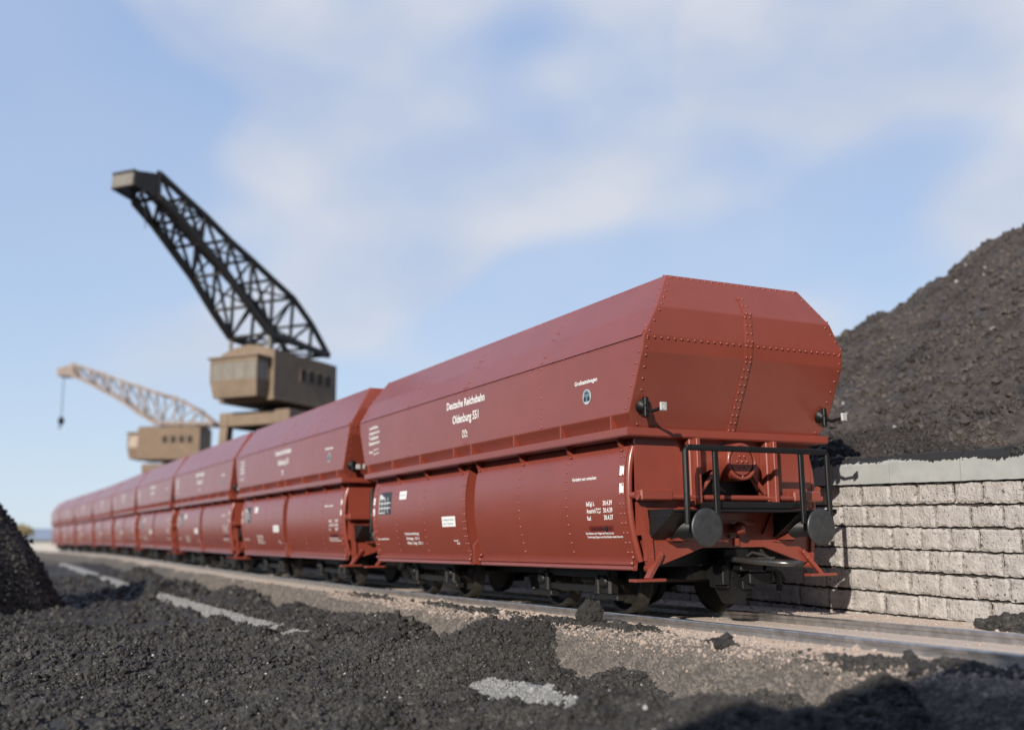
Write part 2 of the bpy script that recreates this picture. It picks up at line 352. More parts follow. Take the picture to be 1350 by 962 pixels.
def grains():
    P = []; R = []
    for n, r0, r1, s in ((150000, 5.5, 13.5, .0155), (130000, 6.5, 13, .0085), (90000, 13.5, 22, .022), (40000, 22, 48, .040)):
        X, Y = ring_pts(n, r0, r1); D = X-xt(Y); k = (D < -1.15) & (D > -15); X, Y, D = X[k], Y[k], D[k]
        zc = coal_z(D, Y); ze = emb_z(D, Y); kerb = np.where((D > -3.84) & (D < -3.3), np.interp(D, [-3.82, -3.72, -3.42, -3.3], [-.70, -.61, -.475, -.475])-.02, -9)
        k = (zc > ze-.03) & (zc > kerb-.0) & (fbm(X*1.3, Y*1.3, 3, 55) > -.62); X, Y, D, zc = X[k], Y[k], D[k], zc[k]
        rr = s*np.exp(RNG.normal(0, .5, len(X))); rr = np.minimum(rr, s*3.2); R.append(rr)
        P.append(np.stack([X, Y, zt(Y)+zc+rr*.25], 1))
    P = np.concatenate(P); R = np.concatenate(R)
    tag(scatter('coal_grains', P, R, COALG), 'loose black coal grains lying all over the coal dust', 'coal', kind='stuff')
    # pale flecks
    k = RNG.random(len(P)) < .0045
    Q = P[k].copy(); Q[:, 2] += .012; rq = np.minimum(R[k]*RNG.uniform(.5, 1.0, k.sum()), .028)
    tag(scatter('pale_pebbles', Q, rq, PALE), 'tiny pale pebbles dotted over the black coal', 'pebbles', kind='stuff')
    # sandy grit on the ledge and the face
    X, Y = ring_pts(60000, 8.5, 30, 5, 58); Y = np.concatenate([Y, RNG.uniform(-5, 12, 30000)]); X = np.concatenate([X, RNG.uniform(-1.7, -.86, 30000)]); D = X-xt(Y); k = (D > -2.1) & (D < 2.6) & (abs(abs(D)-.755) > .07); X, Y, D = X[k], Y[k], D[k]
    ze = emb_z(D, Y); k = (ze > coal_z(D, Y)-.01) | (D > -1.1); k &= RNG.random(len(D)) < np.where(abs(D) < 1.0, .22, np.where(D > -1.75, .8, .3)); X, Y, D, ze = X[k], Y[k], D[k], ze[k]
    rr = .008*np.exp(RNG.normal(0, .5, len(X)))*np.where(RNG.random(len(X)) < .012, 2.4, 1)
    tag(scatter('sandy_grit', np.stack([X, Y, zt(Y)+ze+rr*.2], 1), rr, SANDG), 'sandy pinkish grit crumbled along the track ledge', 'grit', kind='stuff')
    # pebbles bedded in the sloping face
    def strip(n, d0, d1, y0, y1): D = RNG.uniform(d0, d1, n); Y = RNG.uniform(y0, y1, n); return D+xt(Y), Y, D
    X, Y, D = [np.concatenate(q) for q in zip(strip(34000, -2.3, -1.36, -5, 9), strip(16000, -2.3, -1.36, 9, 26))]
    ze = emb_z(D, Y); rr = .0165*np.exp(RNG.normal(0, .42, len(X)))*np.where(Y > 9, 1.3, 1)*np.where(D > -1.6, .6, 1)
    tag(scatter('face_pebbles', np.stack([X, Y, zt(Y)+ze-rr*.25], 1), rr, FACEG, True), 'grey brown pebbles bedded in the sloping embankment face', 'pebbles', kind='stuff')
    # ragged coal clusters along the ledge
    PP, RR = [], []
    for (d, y, sd, sy, n) in ((-1.30, 1.45, .07, .38, 900), (-1.36, 2.6, .10, .45, 900), (-1.28, .75, .05, .15, 200), (-1.42, -.85, .03, .12, 160), (-1.25, 6.6, .06, .5, 700), (-1.3, 4.9, .08, .5, 700), (-1.45, -2.9, .1, .3, 500), (-1.25, 10.2, .08, .8, 600), (-1.2, -3.6, .12, .3, 500)):
        D_ = RNG.normal(d, sd, n); Y_ = RNG.normal(y, sy, n); D_ = np.minimum(D_, -.86); r_c = .016*np.exp(RNG.normal(0, .5, n)); hh = np.exp(-((D_-d)/sd)**2-((Y_-y)/sy)**2)
        PP.append(np.stack([D_+xt(Y_), Y_, zt(Y_)+emb_z(D_, Y_)+r_c*.3+hh*.045*RNG.random(n)], 1)); RR.append(r_c)
    tag(scatter('ledge_coal', np.concatenate(PP), np.concatenate(RR), COALG), 'small dark coal crumbs clustered along the sandy ledge', 'coal', kind='stuff')
    # pale grit lying on the kerb strip
    X, Y, D = strip(40000, -3.8, -3.32, -4, 26); k = (D > -3.80) & (D < -3.32); X, Y, D = X[k], Y[k], D[k]
    kz = np.interp(D, [-3.82, -3.74, -3.60, -3.42, -3.30], [-.71, -.62, -.555, -.49, -.49])+.01; k = kz > coal_z(D, Y); X, Y, kz = X[k], Y[k], kz[k]; rr = .009*np.exp(RNG.normal(0, .5, len(X)))
    tag(scatter('kerb_grit', np.stack([X, Y, zt(Y)+kz+rr*.1], 1), rr, PALE2), 'pale grit on the half buried kerb strip', 'grit', kind='stuff')
    X, Y = ring_pts(5000, 8.5, 26, 5, 58); D = X-xt(Y); k = (D > -2.05) & (D < -.95) & (RNG.random(len(X)) < .35); X, Y, D = X[k], Y[k], D[k]
    rr = .010*np.exp(RNG.normal(0, .6, len(X)))
    tag(scatter('coal_crumbs', np.stack([X, Y, zt(Y)+emb_z(D, Y)+rr*.3], 1), rr, COALG), 'coal crumbs fallen on the sandy embankment', 'coal', kind='stuff')
grains()

# concrete kerb strip half buried in the coal
def kerb():
    M = mat('kerb_concrete', (.13, .13, .13), .9, .3, col2=(.36, .36, .35), vscale=13, bump=.9, bscale=40, bdist=.02, detail=8)
    ys = rows([(-9, 22, .12), (22, 60, .4)]); vs = []; fs = []; prof = [(-3.82, -1.0), (-3.82, -.71), (-3.74, -.62), (-3.60, -.555), (-3.42, -.49), (-3.30, -.49), (-3.30, -1.0)]
    n = len(prof)
    for i, y in enumerate(ys):
        for (a, z) in prof: vs.append((xt(y)+a+.02*random.random()+.05*float(fbm(np.array([y*1.1]), np.array([a*5]), 3, 88)[0]), y, zt(y)+z+.02*random.random()))
    for i in range(len(ys)-1):
        for k in range(n-1): fs.append((i*n+k, i*n+k+1, (i+1)*n+k+1, (i+1)*n+k))
    mb = MB(); mb.add(vs, fs); tag(mb.build('concrete_kerb', M), 'grey concrete kerb strip half buried in the black coal', 'kerb')
kerb()

def lump(name, c, r, label, material=COALG, seed=1, sq=.85, grp=None):
    rg = np.random.default_rng(seed); bm = bmesh.new(); bmesh.ops.create_icosphere(bm, subdivisions=4, radius=1)
    o3 = rg.uniform(0, 50, 3)
    for v in bm.verts:
        p = v.co.normalized(); q = np.array([p.x*1.5+o3[0]]); w = np.array([p.y*1.5+p.z*1.3+o3[1]])
        d = .45*float(fbm(q, w, 4, seed, .6)[0])+.16*float(vnoise(np.array([p.x*6+p.z*4]), np.array([p.y*6-p.z*3]), seed)[0])
        v.co = p*(1+d)*r; v.co.z *= sq
    mb = MB(); mb.bm(bm); o = mb.build(name, material, loc=c); tag(o, label, 'coal lump', grp); return o
def place(d, y, dz=0, coal=False): return (d+float(xt(y)), y, float(zt(y)+(coal_z if coal else emb_z)(np.array([d]), np.array([y]))[0])+dz)
lump('coal_lump', place(-1.25, 2.0, .10), .15, 'big crumbly coal lump standing upright against the near rail', COAL, 3, 1.15)
lump('coal_lump', place(-1.34, .95, .02), .06, 'low coal clod on the sandy ledge right of the upright lump', COAL, 5)
lump('coal_lump', place(-1.5, -.95, .01), .075, 'small coal clod beside a pale pebble on the ledge, below the wagon end', COAL, 8)
lump('coal_lump', (3.27, 2.20, 2.14), .25, 'big rounded black mass on the wall top just behind the frontmost wagon', COAL, 21, 1.0)  # rounded black mass on the wall top, past the wagon's right edge
lump('stone', place(-6.6, 5.6, .02, True), .20, 'flat grey stone lying on the coal at left', mat('grey_stone', (.12, .12, .12), .7, .4, col2=(.2, .2, .2), vscale=8), 12, .5)['category'] = 'stone'

# ------------------------------------------------------------------ stone wall
WX = 2.70
def stone_wall():
    SM = mat('wall_stone', (.35, .322, .302), .9, .25, col2=(.54, .503, .472), vscale=5.5, bump=.9, bscale=30, bdist=.035, detail=9)
    nt = SM.node_tree; N = nt.nodes; L = nt.links; b = N['Principled BSDF']
    tc = N.new('ShaderNodeTexCoord'); n = N.new('ShaderNodeTexNoise'); n.inputs['Scale'].default_value = 21; n.inputs['Detail'].default_value = 6; n.inputs['Roughness'].default_value = .62
    L.new(tc.outputs['Object'], n.inputs[0]); rp = N.new('ShaderNodeValToRGB'); e = rp.color_ramp.elements; e[0].position = .33; e[1].position = .41
    e[0].color = (.16, .14, .125, 1); e[1].color = (1, 1, 1, 1); L.new(n.outputs[0], rp.inputs[0])
    mx = N.new('ShaderNodeMixRGB'); mx.blend_type = 'MULTIPLY'; mx.inputs[0].default_value = 1
    src = b.inputs['Base Color'].links[0].from_socket; L.new(src, mx.inputs[1]); L.new(rp.outputs[0], mx.inputs[2]); L.new(mx.outputs[0], b.inputs['Base Color'])
    MO = mat('wall_mortar', (.035, .031, .028), .95, .2, col2=(.08, .07, .062), vscale=16, bump=.7, bscale=40, bdist=.02)
    CO = mat('coping_concrete', (.31, .32, .305), .85, .3, col2=(.38, .39, .372), vscale=3.2, bump=.25, bscale=130, bdist=.006)
    ct = CO.node_tree; cb = ct.nodes['Principled BSDF']; tc2 = ct.nodes.new('ShaderNodeTexCoord'); sx = ct.nodes.new('ShaderNodeSeparateXYZ'); ct.links.new(tc2.outputs['Object'], sx.inputs[0])
    na = ct.nodes.new('ShaderNodeTexNoise'); na.inputs['Scale'].default_value = 1.1; na.inputs['Detail'].default_value = 1; nb = ct.nodes.new('ShaderNodeTexNoise'); nb.inputs['Scale'].default_value = 16; nb.inputs['Detail'].default_value = 5; nb.inputs['Roughness'].default_value = .7
    for q in (na, nb): ct.links.new(tc2.outputs['Object'], q.inputs[0])
    def mth(op, a, b_):
        q = ct.nodes.new('ShaderNodeMath'); q.operation = op
        for i_, v_ in enumerate((a, b_)):
            if isinstance(v_, (int, float)): q.inputs[i_].default_value = v_
            else: ct.links.new(v_, q.inputs[i_])
        return q.outputs[0]
    hgt = mth('ADD', sx.outputs['Z'], mth('ADD', mth('MULTIPLY', na.outputs[0], .26), mth('MULTIPLY', nb.outputs[0], .16)))
    msk = mth('GREATER_THAN', hgt, 2.145); mixc = ct.nodes.new('ShaderNodeMixRGB'); mixc.inputs[2].default_value = (.022, .022, .023, 1)
    ct.links.new(cb.inputs['Base Color'].links[0].from_socket, mixc.inputs[1]); ct.links.new(msk, mixc.inputs[0]); ct.links.new(mixc.outputs[0], cb.inputs['Base Color'])
    w = empty('stone_wall', (WX, 0, 0)); w.rotation_euler = (-math.radians(-1.45), 0, 0)
    tag(w, 'pale block retaining wall with grey coping slabs behind the track', 'wall')
    Y0, Y1 = -8.5, 60.0; mo = MB(); mo.box(.045, .55, Y0, Y1, -2.2, 1.645, 0)
    st = MB(); st.cur = 0; H = .293; rg = random.Random(5)
    for r in range(11):
        zt_ = 1.638-r*H; y = Y0+rg.uniform(-.4, 0)
        while y < Y1:
            wd = rg.uniform(.42, .66)*(1 if y < 12 else 2.4); y2 = min(y+wd, Y1)
            if r > 6 and y > 6: y = y2; continue
            g = rg.uniform(.011, .020); gz = rg.uniform(.020, .032)
            a0, a1, b0, b1 = y+g, y2-g, zt_-H+gz, zt_-rg.uniform(.002, .012)
            nx, nz = (12, 9) if y < 9 else (3, 3); out = rg.uniform(.0, .018); sd = rg.randrange(1000); vs = []
            for j in range(nz):
                for i in range(nx):
                    u, v = i/(nx-1), j/(nz-1); ed = min(u, 1-u, v, 1-v)
                    yy = a0+(a1-a0)*u; zz = b0+(b1-b0)*v
                    k = float(fbm(np.array([yy*6.0]), np.array([zz*6.0+sd]), 3, sd, .6)[0])
                    dep = -out+.015*k+(0 if ed > .01 else .006+.016*rg.random())
                    jig = .010 if ed < .01 else 0
                    vs.append((dep, yy+rg.uniform(-jig, jig), zz+rg.uniform(-jig, jig)))
            n0 = nx*nz; per = [i for i in range(nx)]+[j*nx+nx-1 for j in range(1, nz)]+[(nz-1)*nx+i for i in range(nx-2, -1, -1)]+[j*nx for j in range(nz-2, 0, -1)]
            fs = [(j*nx+i, j*nx+i+1, (j+1)*nx+i+1, (j+1)*nx+i) for j in range(nz-1) for i in range(nx-1)]
            for q in per: vs.append((.06, vs[q][1], vs[q][2]))
            m_ = len(per); fs += [(per[i], n0+i, n0+(i+1) % m_, per[(i+1) % m_]) for i in range(m_)]
            st.add(vs, fs, True); y = y2
    for f in range(len(st.sm)): st.sm[f] = False
    st.build('masonry', SM, w); mo.build('mortar_core', MO, w)
    ys = [Y0]; js = [-2.75, -1.7, -.585, .56, 1.62]; y = -8.5
    while y+1.1 < -2.9: y += 1.1; ys.append(y)
    ys += js; y = js[-1]
    while y < Y1: y += 1.08*(1 if y < 9 else 3); ys.append(min(y, Y1))
    proto = []
    for i in range(len(ys)-1):
        if ys[i+1]-ys[i] < .05: continue
        c = MB(); h = rg.uniform(-.012, .012); x = rg.uniform(-.012, .008)
        ny = max(2, int((ys[i+1]-ys[i])/.07)); yy = np.linspace(ys[i]+.006, ys[i+1]-.006, ny); vs = []; fs = []; base = [(-.055, 1.652), (-.055, 1.925), (-.045, 1.945), (.03, 2.02), (.06, 2.035), (.56, 2.035), (.56, 1.652)]
        for q, y_ in enumerate(yy):
            for k_, (a_, z_) in enumerate(base):
                ch = (rg.random() < .16)*rg.uniform(0, .014) if k_ == 2 else 0; vs.append((a_+x+ch+rg.uniform(-.0008, .0008), y_, z_+h*(k_ not in (0, 6))+rg.uniform(-.004, .004)+(ch if k_ == 0 else -ch*.6)))
        for q in range(ny-1):
            for k_ in range(7): fs.append((q*7+k_, q*7+(k_+1) % 7, (q+1)*7+(k_+1) % 7, (q+1)*7+k_))
        fs += [tuple(range(7))[::-1], tuple(range((ny-1)*7, ny*7))]; c.add(vs, fs); c.build('coping_slab', CO, w)
stone_wall()

# ------------------------------------------------------------------ coal hill behind the wall, heaps
RIDGE = np.array([(-12, 7.9), (-2, 7.6), (1.0, 7.25), (2.67, 6.72), (3.54, 6.36), (4.24, 6.2), (5.0, 5.98), (5.27, 5.86), (5.5, 5.62), (5.71, 5.46), (6.57, 5.28), (7.49, 5.16), (10, 4.4), (16, 3.4), (26, 2.2), (40, 1.9)])
RK = (20+8.42)/(9+8.42); RIDGE = np.stack([-9.66+(RIDGE[:, 0]+9.66)*RK, .96+(RIDGE[:, 1]-.96)*RK], 1)     # the ridge stands at x = 20
def hill_z(x, y):
    h = np.interp(y, RIDGE[:, 0], RIDGE[:, 1]); t = np.clip((x-5.0)/(20-5.0), 0, 1)
    z = 1.85+(h-1.85)*t
    z = np.where(x > 20, h-(x-20)*.4, z)
    bank = .62*(1+.55*fbm(y*.45, x*0+9, 2, 66))*np.interp(y, [-8, -2, 2.2, 5], [1.9, 1.35, .35, .25])
    z = z+bank*np.exp(-(np.maximum(np.abs(x-4.25)-.25, 0)/.62)**2)
    lim = sst(3.1, 4.5, x)*np.where(x < 20, sst(20.1, 16.5, x)*.62+.38, 1)
    return z+lim*(.62*fbm(x*.36, y*.36, 3, 61)+.42*fbm(x*1.0, y*1.0, 4, 62, .62))+.05*fbm(x*6, y*6, 2, 63)
def hill():
    xs = np.concatenate([np.arange(3.05, 5.2, .05), np.arange(5.2, 20.6, .12), np.arange(20.6, 40, .8)]); ys = rows([(-11, -4.5, .3), (-4.5, 7, .065), (7, 24, .12), (24, 72, .8)])
    X, Y = np.meshgrid(xs, ys); o = mesh_np('coal_hill', np.stack([X, Y, hill_z(X, Y)], -1).reshape(-1, 3), grid_faces(len(xs), len(ys)), HILL)
    tag(o, 'huge brownish black coal hill rising behind the stone wall', 'coal heap')
    n = 60000; x = 3.0+RNG.random(n)**1.2*2.6; y = RNG.uniform(-5, 8, n); r = .014*np.exp(RNG.normal(0, .55, n)); m_ = 50000
    x = np.concatenate([x, RNG.uniform(5, 20.2, m_)]); y = np.concatenate([y, RNG.uniform(-4, 24, m_)]); r = np.concatenate([r, np.minimum(.034*np.exp(RNG.normal(0, .5, m_)), .1)])
    near = x < 4.9+.5*fbm(y*.7, y*0+2, 2, 68); P_ = np.stack([x, y, hill_z(x, y)+r*.25], 1)
    tag(scatter('bank_grains', P_[near], r[near]*1.15, BANKG), 'near black loose coal grains banked up along the wall top', 'coal', kind='stuff'); x, y, r = x[~near], y[~near], r[~near]
    tag(scatter('hill_grains', np.stack([x, y, hill_z(x, y)+r*.25], 1), r, HILLG), 'loose coal grains covering the hill behind the wall', 'coal', kind='stuff')
    n = 330; x = np.concatenate([RNG.uniform(3.1, 5, 110), RNG.uniform(5, 19, n-110)]); y = RNG.uniform(-3, 22, n); r = np.where(x < 5, .010, .030)*np.exp(RNG.normal(0, .45, n))
    tag(scatter('hill_pebbles', np.stack([x, y, hill_z(x, y)+r*.5], 1), r, PALEH), 'pale pebbles sprinkled over the coal hill', 'pebbles', kind='stuff')
    # dust spilled over the coping slabs
    n = 9000; y = RNG.uniform(-4, 6, n); t = RNG.random(n); x = WX-.06+.34*t; k = fbm(y*0+1, y*.8, 3, 77)*.9+fbm(x*9, y*7, 3, 78)*.35 > -.16+.5*(.45-t); x, y = x[k], y[k]
    r = .013*np.exp(RNG.normal(0, .5, len(x))); z = np.interp(x-WX, [-.06, -.035, .05, .5], [1.95, 1.965, 2.032, 2.035])+y*math.sin(math.radians(1.45))+r*.1
    tag(scatter('coping_dust', np.stack([x, y, z], 1), r, COALG), 'coal crumbs lying on top of the coping slabs', 'coal', kind='stuff')
    q = MB(); q.box(WX+.56, 60, -12, 140, 1.0, 1.74, 0); tag(q.build('quay_ground', HILL), kind='structure')
hill()
def heap(name, cx, cy, zb, rx, ry, h, label, seed, material, pw=1.0, n=90):
    vs = []; t = np.linspace(0, 2*math.pi, n, endpoint=False); rr = np.linspace(0, 1, 44)
    T, Rr = np.meshgrid(t, rr); wob = 1+.16*fbm(np.cos(T)*1.3+seed, np.sin(T)*1.3, 3, seed)
    X = cx+rx*Rr*np.cos(T)*wob; Y = cy+ry*Rr*np.sin(T)*wob
    Z = zb+h*np.power(np.clip(1-Rr**1.5, 0, 1), pw)*(1+.1*fbm(X*.9, Y*.9, 3, seed+2))+(.10*h)*fbm(X*2.2/h*1.6, Y*2.2/h*1.6, 4, seed+3)*(1-Rr*.4)
    F = []
    for j in range(43):
        for i in range(n): F.append((j*n+i, j*n+(i+1) % n, (j+1)*n+(i+1) % n, (j+1)*n+i))
    o = mesh_np(name, np.stack([X, Y, Z], -1).reshape(-1, 3), F, material); tag(o, label, 'coal heap'); return X, Y, Z
def left_heap():
    X, Y, Z = heap('coal_heap', -9.6, 19.5, -.75, 3.4, 4.4, 4.15, 'dark blurred coal heap at the left edge of the photo', 71, COAL, 1.0)
    k = (np.minimum((np.sqrt(RNG.random(24000))*44).astype(int), 43)*90+RNG.integers(0, 90, 24000)); r = .026*np.exp(RNG.normal(0, .45, 24000))
    k2 = np.maximum(k-90, 0); k3 = k//90*90+(k % 90+1) % 90; t_ = RNG.random(24000)[:, None]; u_ = RNG.random(24000)[:, None]; Q_ = np.stack([X.ravel(), Y.ravel(), Z.ravel()], 1)
    P = Q_[k]+(Q_[k2]-Q_[k])*t_+(Q_[k3]-Q_[k])*u_+RNG.normal(0, .03, (24000, 3))
    tag(scatter('heap_grains', P, r, COALG), 'coal grains on the dark heap at left', 'coal', kind='stuff')
left_heap()
heap('coal_heap', 2.25, -1.75, -.12, .42, .75, .17, 'little black coal pile at the foot of the pale stone wall', 83, COAL, .8)
n_ = 700; a_ = RNG.uniform(0, 6.28, n_); q_ = np.sqrt(RNG.random(n_)); x_ = 2.25+.4*q_*np.cos(a_); y_ = -1.75+.72*q_*np.sin(a_); r_n = .026*np.exp(RNG.normal(0, .4, n_))
tag(scatter('pile_grains', np.stack([x_, y_, -.12+.17*(1-q_**1.5)**.8+r_n*.3], 1), r_n, COALG), 'coal grains on the little pile by the wall', 'coal', kind='stuff')

def shadow_ridge():   # unseen ridge added behind the camera, shaped to shade the lower right corner
    a = np.arange(-9, 9.01, .25); e = np.concatenate([np.arange(-12, 14, .3)]); E_, A_ = np.meshgrid(e, a)
    top = 5.98+.56*(E_-1.9)+.16*fbm(E_*.8, E_*0+2, 3, 91); top = top*sst(-12, -8, E_)*sst(14, 9.5, E_)
    Z = np.maximum(top-1.3*np.abs(A_)+.2*fbm(A_*1.2, E_*1.2, 3, 92), -1.1); X = (A_-18)*.756+E_*.654; Y = (A_-18)*.654-E_*.756
    o = mesh_np('coal_heap', np.stack([X, Y, Z], -1).reshape(-1, 3), grid_faces(len(e), len(a)), COAL); tag(o, 'unseen black ridge added behind the camera to shade the lower right corner', 'coal heap')
shadow_ridge()

# ------------------------------------------------------------------ the hopper wagon
LT = 10.4235; CY = LT/2
FP = [(-1.352, 2.150), (-1.40, 2.06), (-1.437, 1.95), (-1.459, 1.84), (-1.475, 1.68), (-1.480, 1.518), (-1.474, 1.33), (-1.453, 1.14), (-1.418, .96), (-1.375, .80), (-1.340, .695)]
def fx(z): return float(np.interp(z, [p[1] for p in FP][::-1], [p[0] for p in FP][::-1]))
RING = [(1.05, .39, 4.15), (1.37, .165, 3.683), (1.566, .167, 3.33), (1.575, .203, 3.132), (1.575, .525, 2.44), (1.47, .604, 2.268)]
def ring(w, y, z): return [Vector((-w, y, z)), Vector((w, y, z)), Vector((w, LT-y, z)), Vector((-w, LT-y, z))]
def text_mesh(mb, s, y, z, w, h, plane, lift=.004, align='L'):
    """lettering read from -x: starts at y, runs towards -y; w is the wanted width, h the cap height"""
    cu = bpy.data.curves.new('t', 'FONT'); cu.body = s; cu.size = 1; cu.resolution_u = 2; cu.offset = .024
    ob = bpy.data.objects.new('t', cu); COL.objects.link(ob); bpy.context.view_layer.update()
    me = bpy.data.meshes.new_from_object(ob.evaluated_get(bpy.context.evaluated_depsgraph_get()))
    V = [v.co.copy() for v in me.vertices]; F = [tuple(p.vertices) for p in me.polygons]
    bpy.data.objects.remove(ob); bpy.data.curves.remove(cu); bpy.data.meshes.remove(me)
    if not V: return
    x0 = min(v.x for v in V); x1 = max(v.x for v in V); k = w/(x1-x0); kz = h/.72; out = []
    for v in V:
        yy = y-(v.x-x0)*k; zz = z+v.y*kz; out.append(((plane if isinstance(plane, float) else plane(zz))-lift, yy, zz))
    mb.add(out, F)
def patch(mb, y0, y1, z0, z1, plane, lift):
    n = 5; vs = []; fs = []
    for i in range(n):
        z = z0+(z1-z0)*i/(n-1); x = (plane if isinstance(plane, float) else plane(z))-lift; vs += [(x, y0, z), (x, y1, z)]
    for i in range(n-1): fs.append((2*i, 2*i+1, 2*i+3, 2*i+2))
    mb.add(vs, fs)
ROT = Matrix.Translation((0, CY, 0)) @ Matrix.Rotation(math.pi, 4, 'Z') @ Matrix.Translation((0, -CY, 0))   # the other end / the other side
def both(o, sub=()):
    c = copy_tree(o, o.parent); c.matrix_local = ROT @ o.matrix_local; return o

def make_wagon():
    root = empty('hopper_wagon')
    # --- upper hopper
    bm = bmesh.new(); R = [[bm.verts.new(p) for p in ring(*q)] for q in RING]
    for a, b in zip(R, R[1:]):
        for k in range(4): bm.faces.new((a[k], b[k], b[(k+1) % 4], a[(k+1) % 4]))
    bm.faces.new(R[-1])
    inn = [bm.verts.new(p) for p in ring(.98, .46, 4.15)]; dn = [bm.verts.new(p) for p in ring(1.1, .40, 3.72)]
    for k in range(4):
        bm.faces.new((R[0][k], R[0][(k+1) % 4], inn[(k+1) % 4], inn[k])); bm.faces.new((inn[k], inn[(k+1) % 4], dn[(k+1) % 4], dn[k]))
    bm.faces.new(dn)
    bmesh.ops.bevel(bm, geom=[e for e in bm.edges if e.calc_length() > .1], offset=.014, segments=2, profile=.6, affect='EDGES')
    h = MB(); h.bm(bm)
    def lerp(q, t): return q[0].lerp(q[1], t)
    for end in (0, 1):
        E = (lambda p: ROT @ Vector(p)) if end else (lambda p: Vector(p))
        def erow(a, b, nrm, step, skip=0, r=.0175):
            h.rivets(E(a), E(b), (E(nrm)-E((0, 0, 0))), step, r, skip)
        T, C1, M_, C2, S, B = [Vector((-w, y, z)) for w, y, z in RING]
        def mir(p): return Vector((-p.x, p.y, p.z))
        def fn(a, b):   # normal of the end facet between two levels
            d = b-a; v = Vector((0, d.z, -d.y)); return v if v.y < 0 else -v
        def sn(a, b):
            d = b-a; v = Vector((d.z, 0, -d.x)); return v if v.x < 0 else -v
        lv = [T, C1, M_, C2, B]
        erow(T+Vector((.06, -.012, -.03)), mir(T)+Vector((-.06, -.012, -.03)), fn(T, C1), .105)
        erow(M_+Vector((.05, -.001, -.028)), mir(M_)+Vector((-.05, -.001, -.028)), fn(M_, C2), .097)
        for a, b in zip(lv, lv[1:]):
            st = .135
            i = Vector((.055, 0, 0))
            erow(a+i-(a-b).normalized()*.05, b+i+(a-b).normalized()*.05, fn(a, b), st); erow(mir(a)-i-(a-b).normalized()*.05, mir(b)-i+(a-b).normalized()*.05, fn(a, b), st)
            if a is not T or True:
                sb = b if b is not B else S+Vector((0, 0, .06)); j = Vector((0, .06, 0)); n_s = sn(a, sb) if abs(a.x-sb.x) > .002 else Vector((-1, 0, 0))
                erow(a+j, sb+j, n_s, st, 0); 
                n_m = Vector((-n_s.x, n_s.y, n_s.z)); erow(mir(a)+j, mir(sb)+j, n_m, st, 0)
            # raised seam strip with two rivet columns in the middle of the end
            if a is T: a2 = T.lerp(C1, .45)
            else: a2 = a
            nn = fn(a, b).normalized(); cx = lambda p, dx: Vector((dx, p.y, p.z))
            pa, pb = cx(a2, 0)+nn*.006, cx(b, 0)+nn*.006
            q = [cx(a2, -.055), cx(a2, .055), cx(b, .055), cx(b, -.055)]
            h.hexa([E(v-nn*.01) for v in q]+[E(v+nn*.014) for v in q])
            for dx in (-.033, .033): erow(cx(a2, dx)+nn*.014-(a-b).normalized()*.03, cx(b, dx)+nn*.014+(a-b).normalized()*.03, fn(a, b), .105)
        # long side rows (left side of this end's half: the rotation gives the other side)
        sy = LT
        h.rivets(E(M_+Vector((-.002, .1, -.026))), E(Vector((-1.568, LT-.27, 3.304))), E((-1, 0, 0))-E((0, 0, 0)), .11, .012)
        h.rivets(E(T+Vector((-.02, .1, -.03))), E(Vector((-1.07, LT-.5, 4.12))), E((-.8, 0, .6))-E((0, 0, 0)), .11, .012)
        for yy in (2.64, 5.16, 7.58):
            for a, b in ((T, C1), (C1, M_), (M_, S)):
                dx = (.03,) if yy != 5.16 else (-.05, .05)
                for o_ in dx: h.rivets(E((a.x, yy+o_, a.z-.05)), E((b.x, yy+o_, b.z+.04)), E(sn(a, b))-E((0, 0, 0)), .13, .018)
        h.hexa([E(p) for p in ((-1.560, .20, 3.322), (-1.584, .20, 3.322), (-1.584, LT-.20, 3.322), (-1.560, LT-.20, 3.322), (-1.535, .20, 3.385), (-1.551, .20, 3.385), (-1.551, LT-.20, 3.385), (-1.535, LT-.20, 3.385))])
    hop = h.build('hopper', RED, root)
    # --- channel belt with little ribs
    c = MB(); C = [(1.475, .615, 2.280), (1.592, .542, 2.270), (1.592, .542, 2.172), (1.44, .64, 2.155)]
    bm = bmesh.new(); R = [[bm.verts.new(p) for p in ring(*q)] for q in C]
    for a, b in zip(R, R[1:]):
        for k in range(4): bm.faces.new((a[k], b[k], b[(k+1) % 4], a[(k+1) % 4]))
    bm.faces.new(R[-1]); bm.faces.new(R[0][::-1]); bmesh.ops.bevel(bm, geom=bm.edges[:], offset=.010, segments=2, affect='EDGES'); c.bm(bm)
    RY = (.923, 2.152, 3.50, 4.946, 5.617, 7.04, 8.384, 9.697)
    for end in (0, 1):
        E = (lambda p: ROT @ Vector(p)) if end else (lambda p: Vector(p))
        for y in RY:
            p = [(-1.48, y-.014, 2.275), (-1.575, y-.014, 2.275), (-1.575, y+.014, 2.275), (-1.48, y+.014, 2.275), (-1.56, y-.014, 2.44), (-1.578, y-.014, 2.44), (-1.578, y+.014, 2.44), (-1.56, y+.014, 2.44)]
            c.hexa([E(v) for v in p])
    c.build('channel_belt', RED, root)
    # --- discharge flaps (left side built, right side by rotation)
    PO = [(x, z) for x, z in FP]
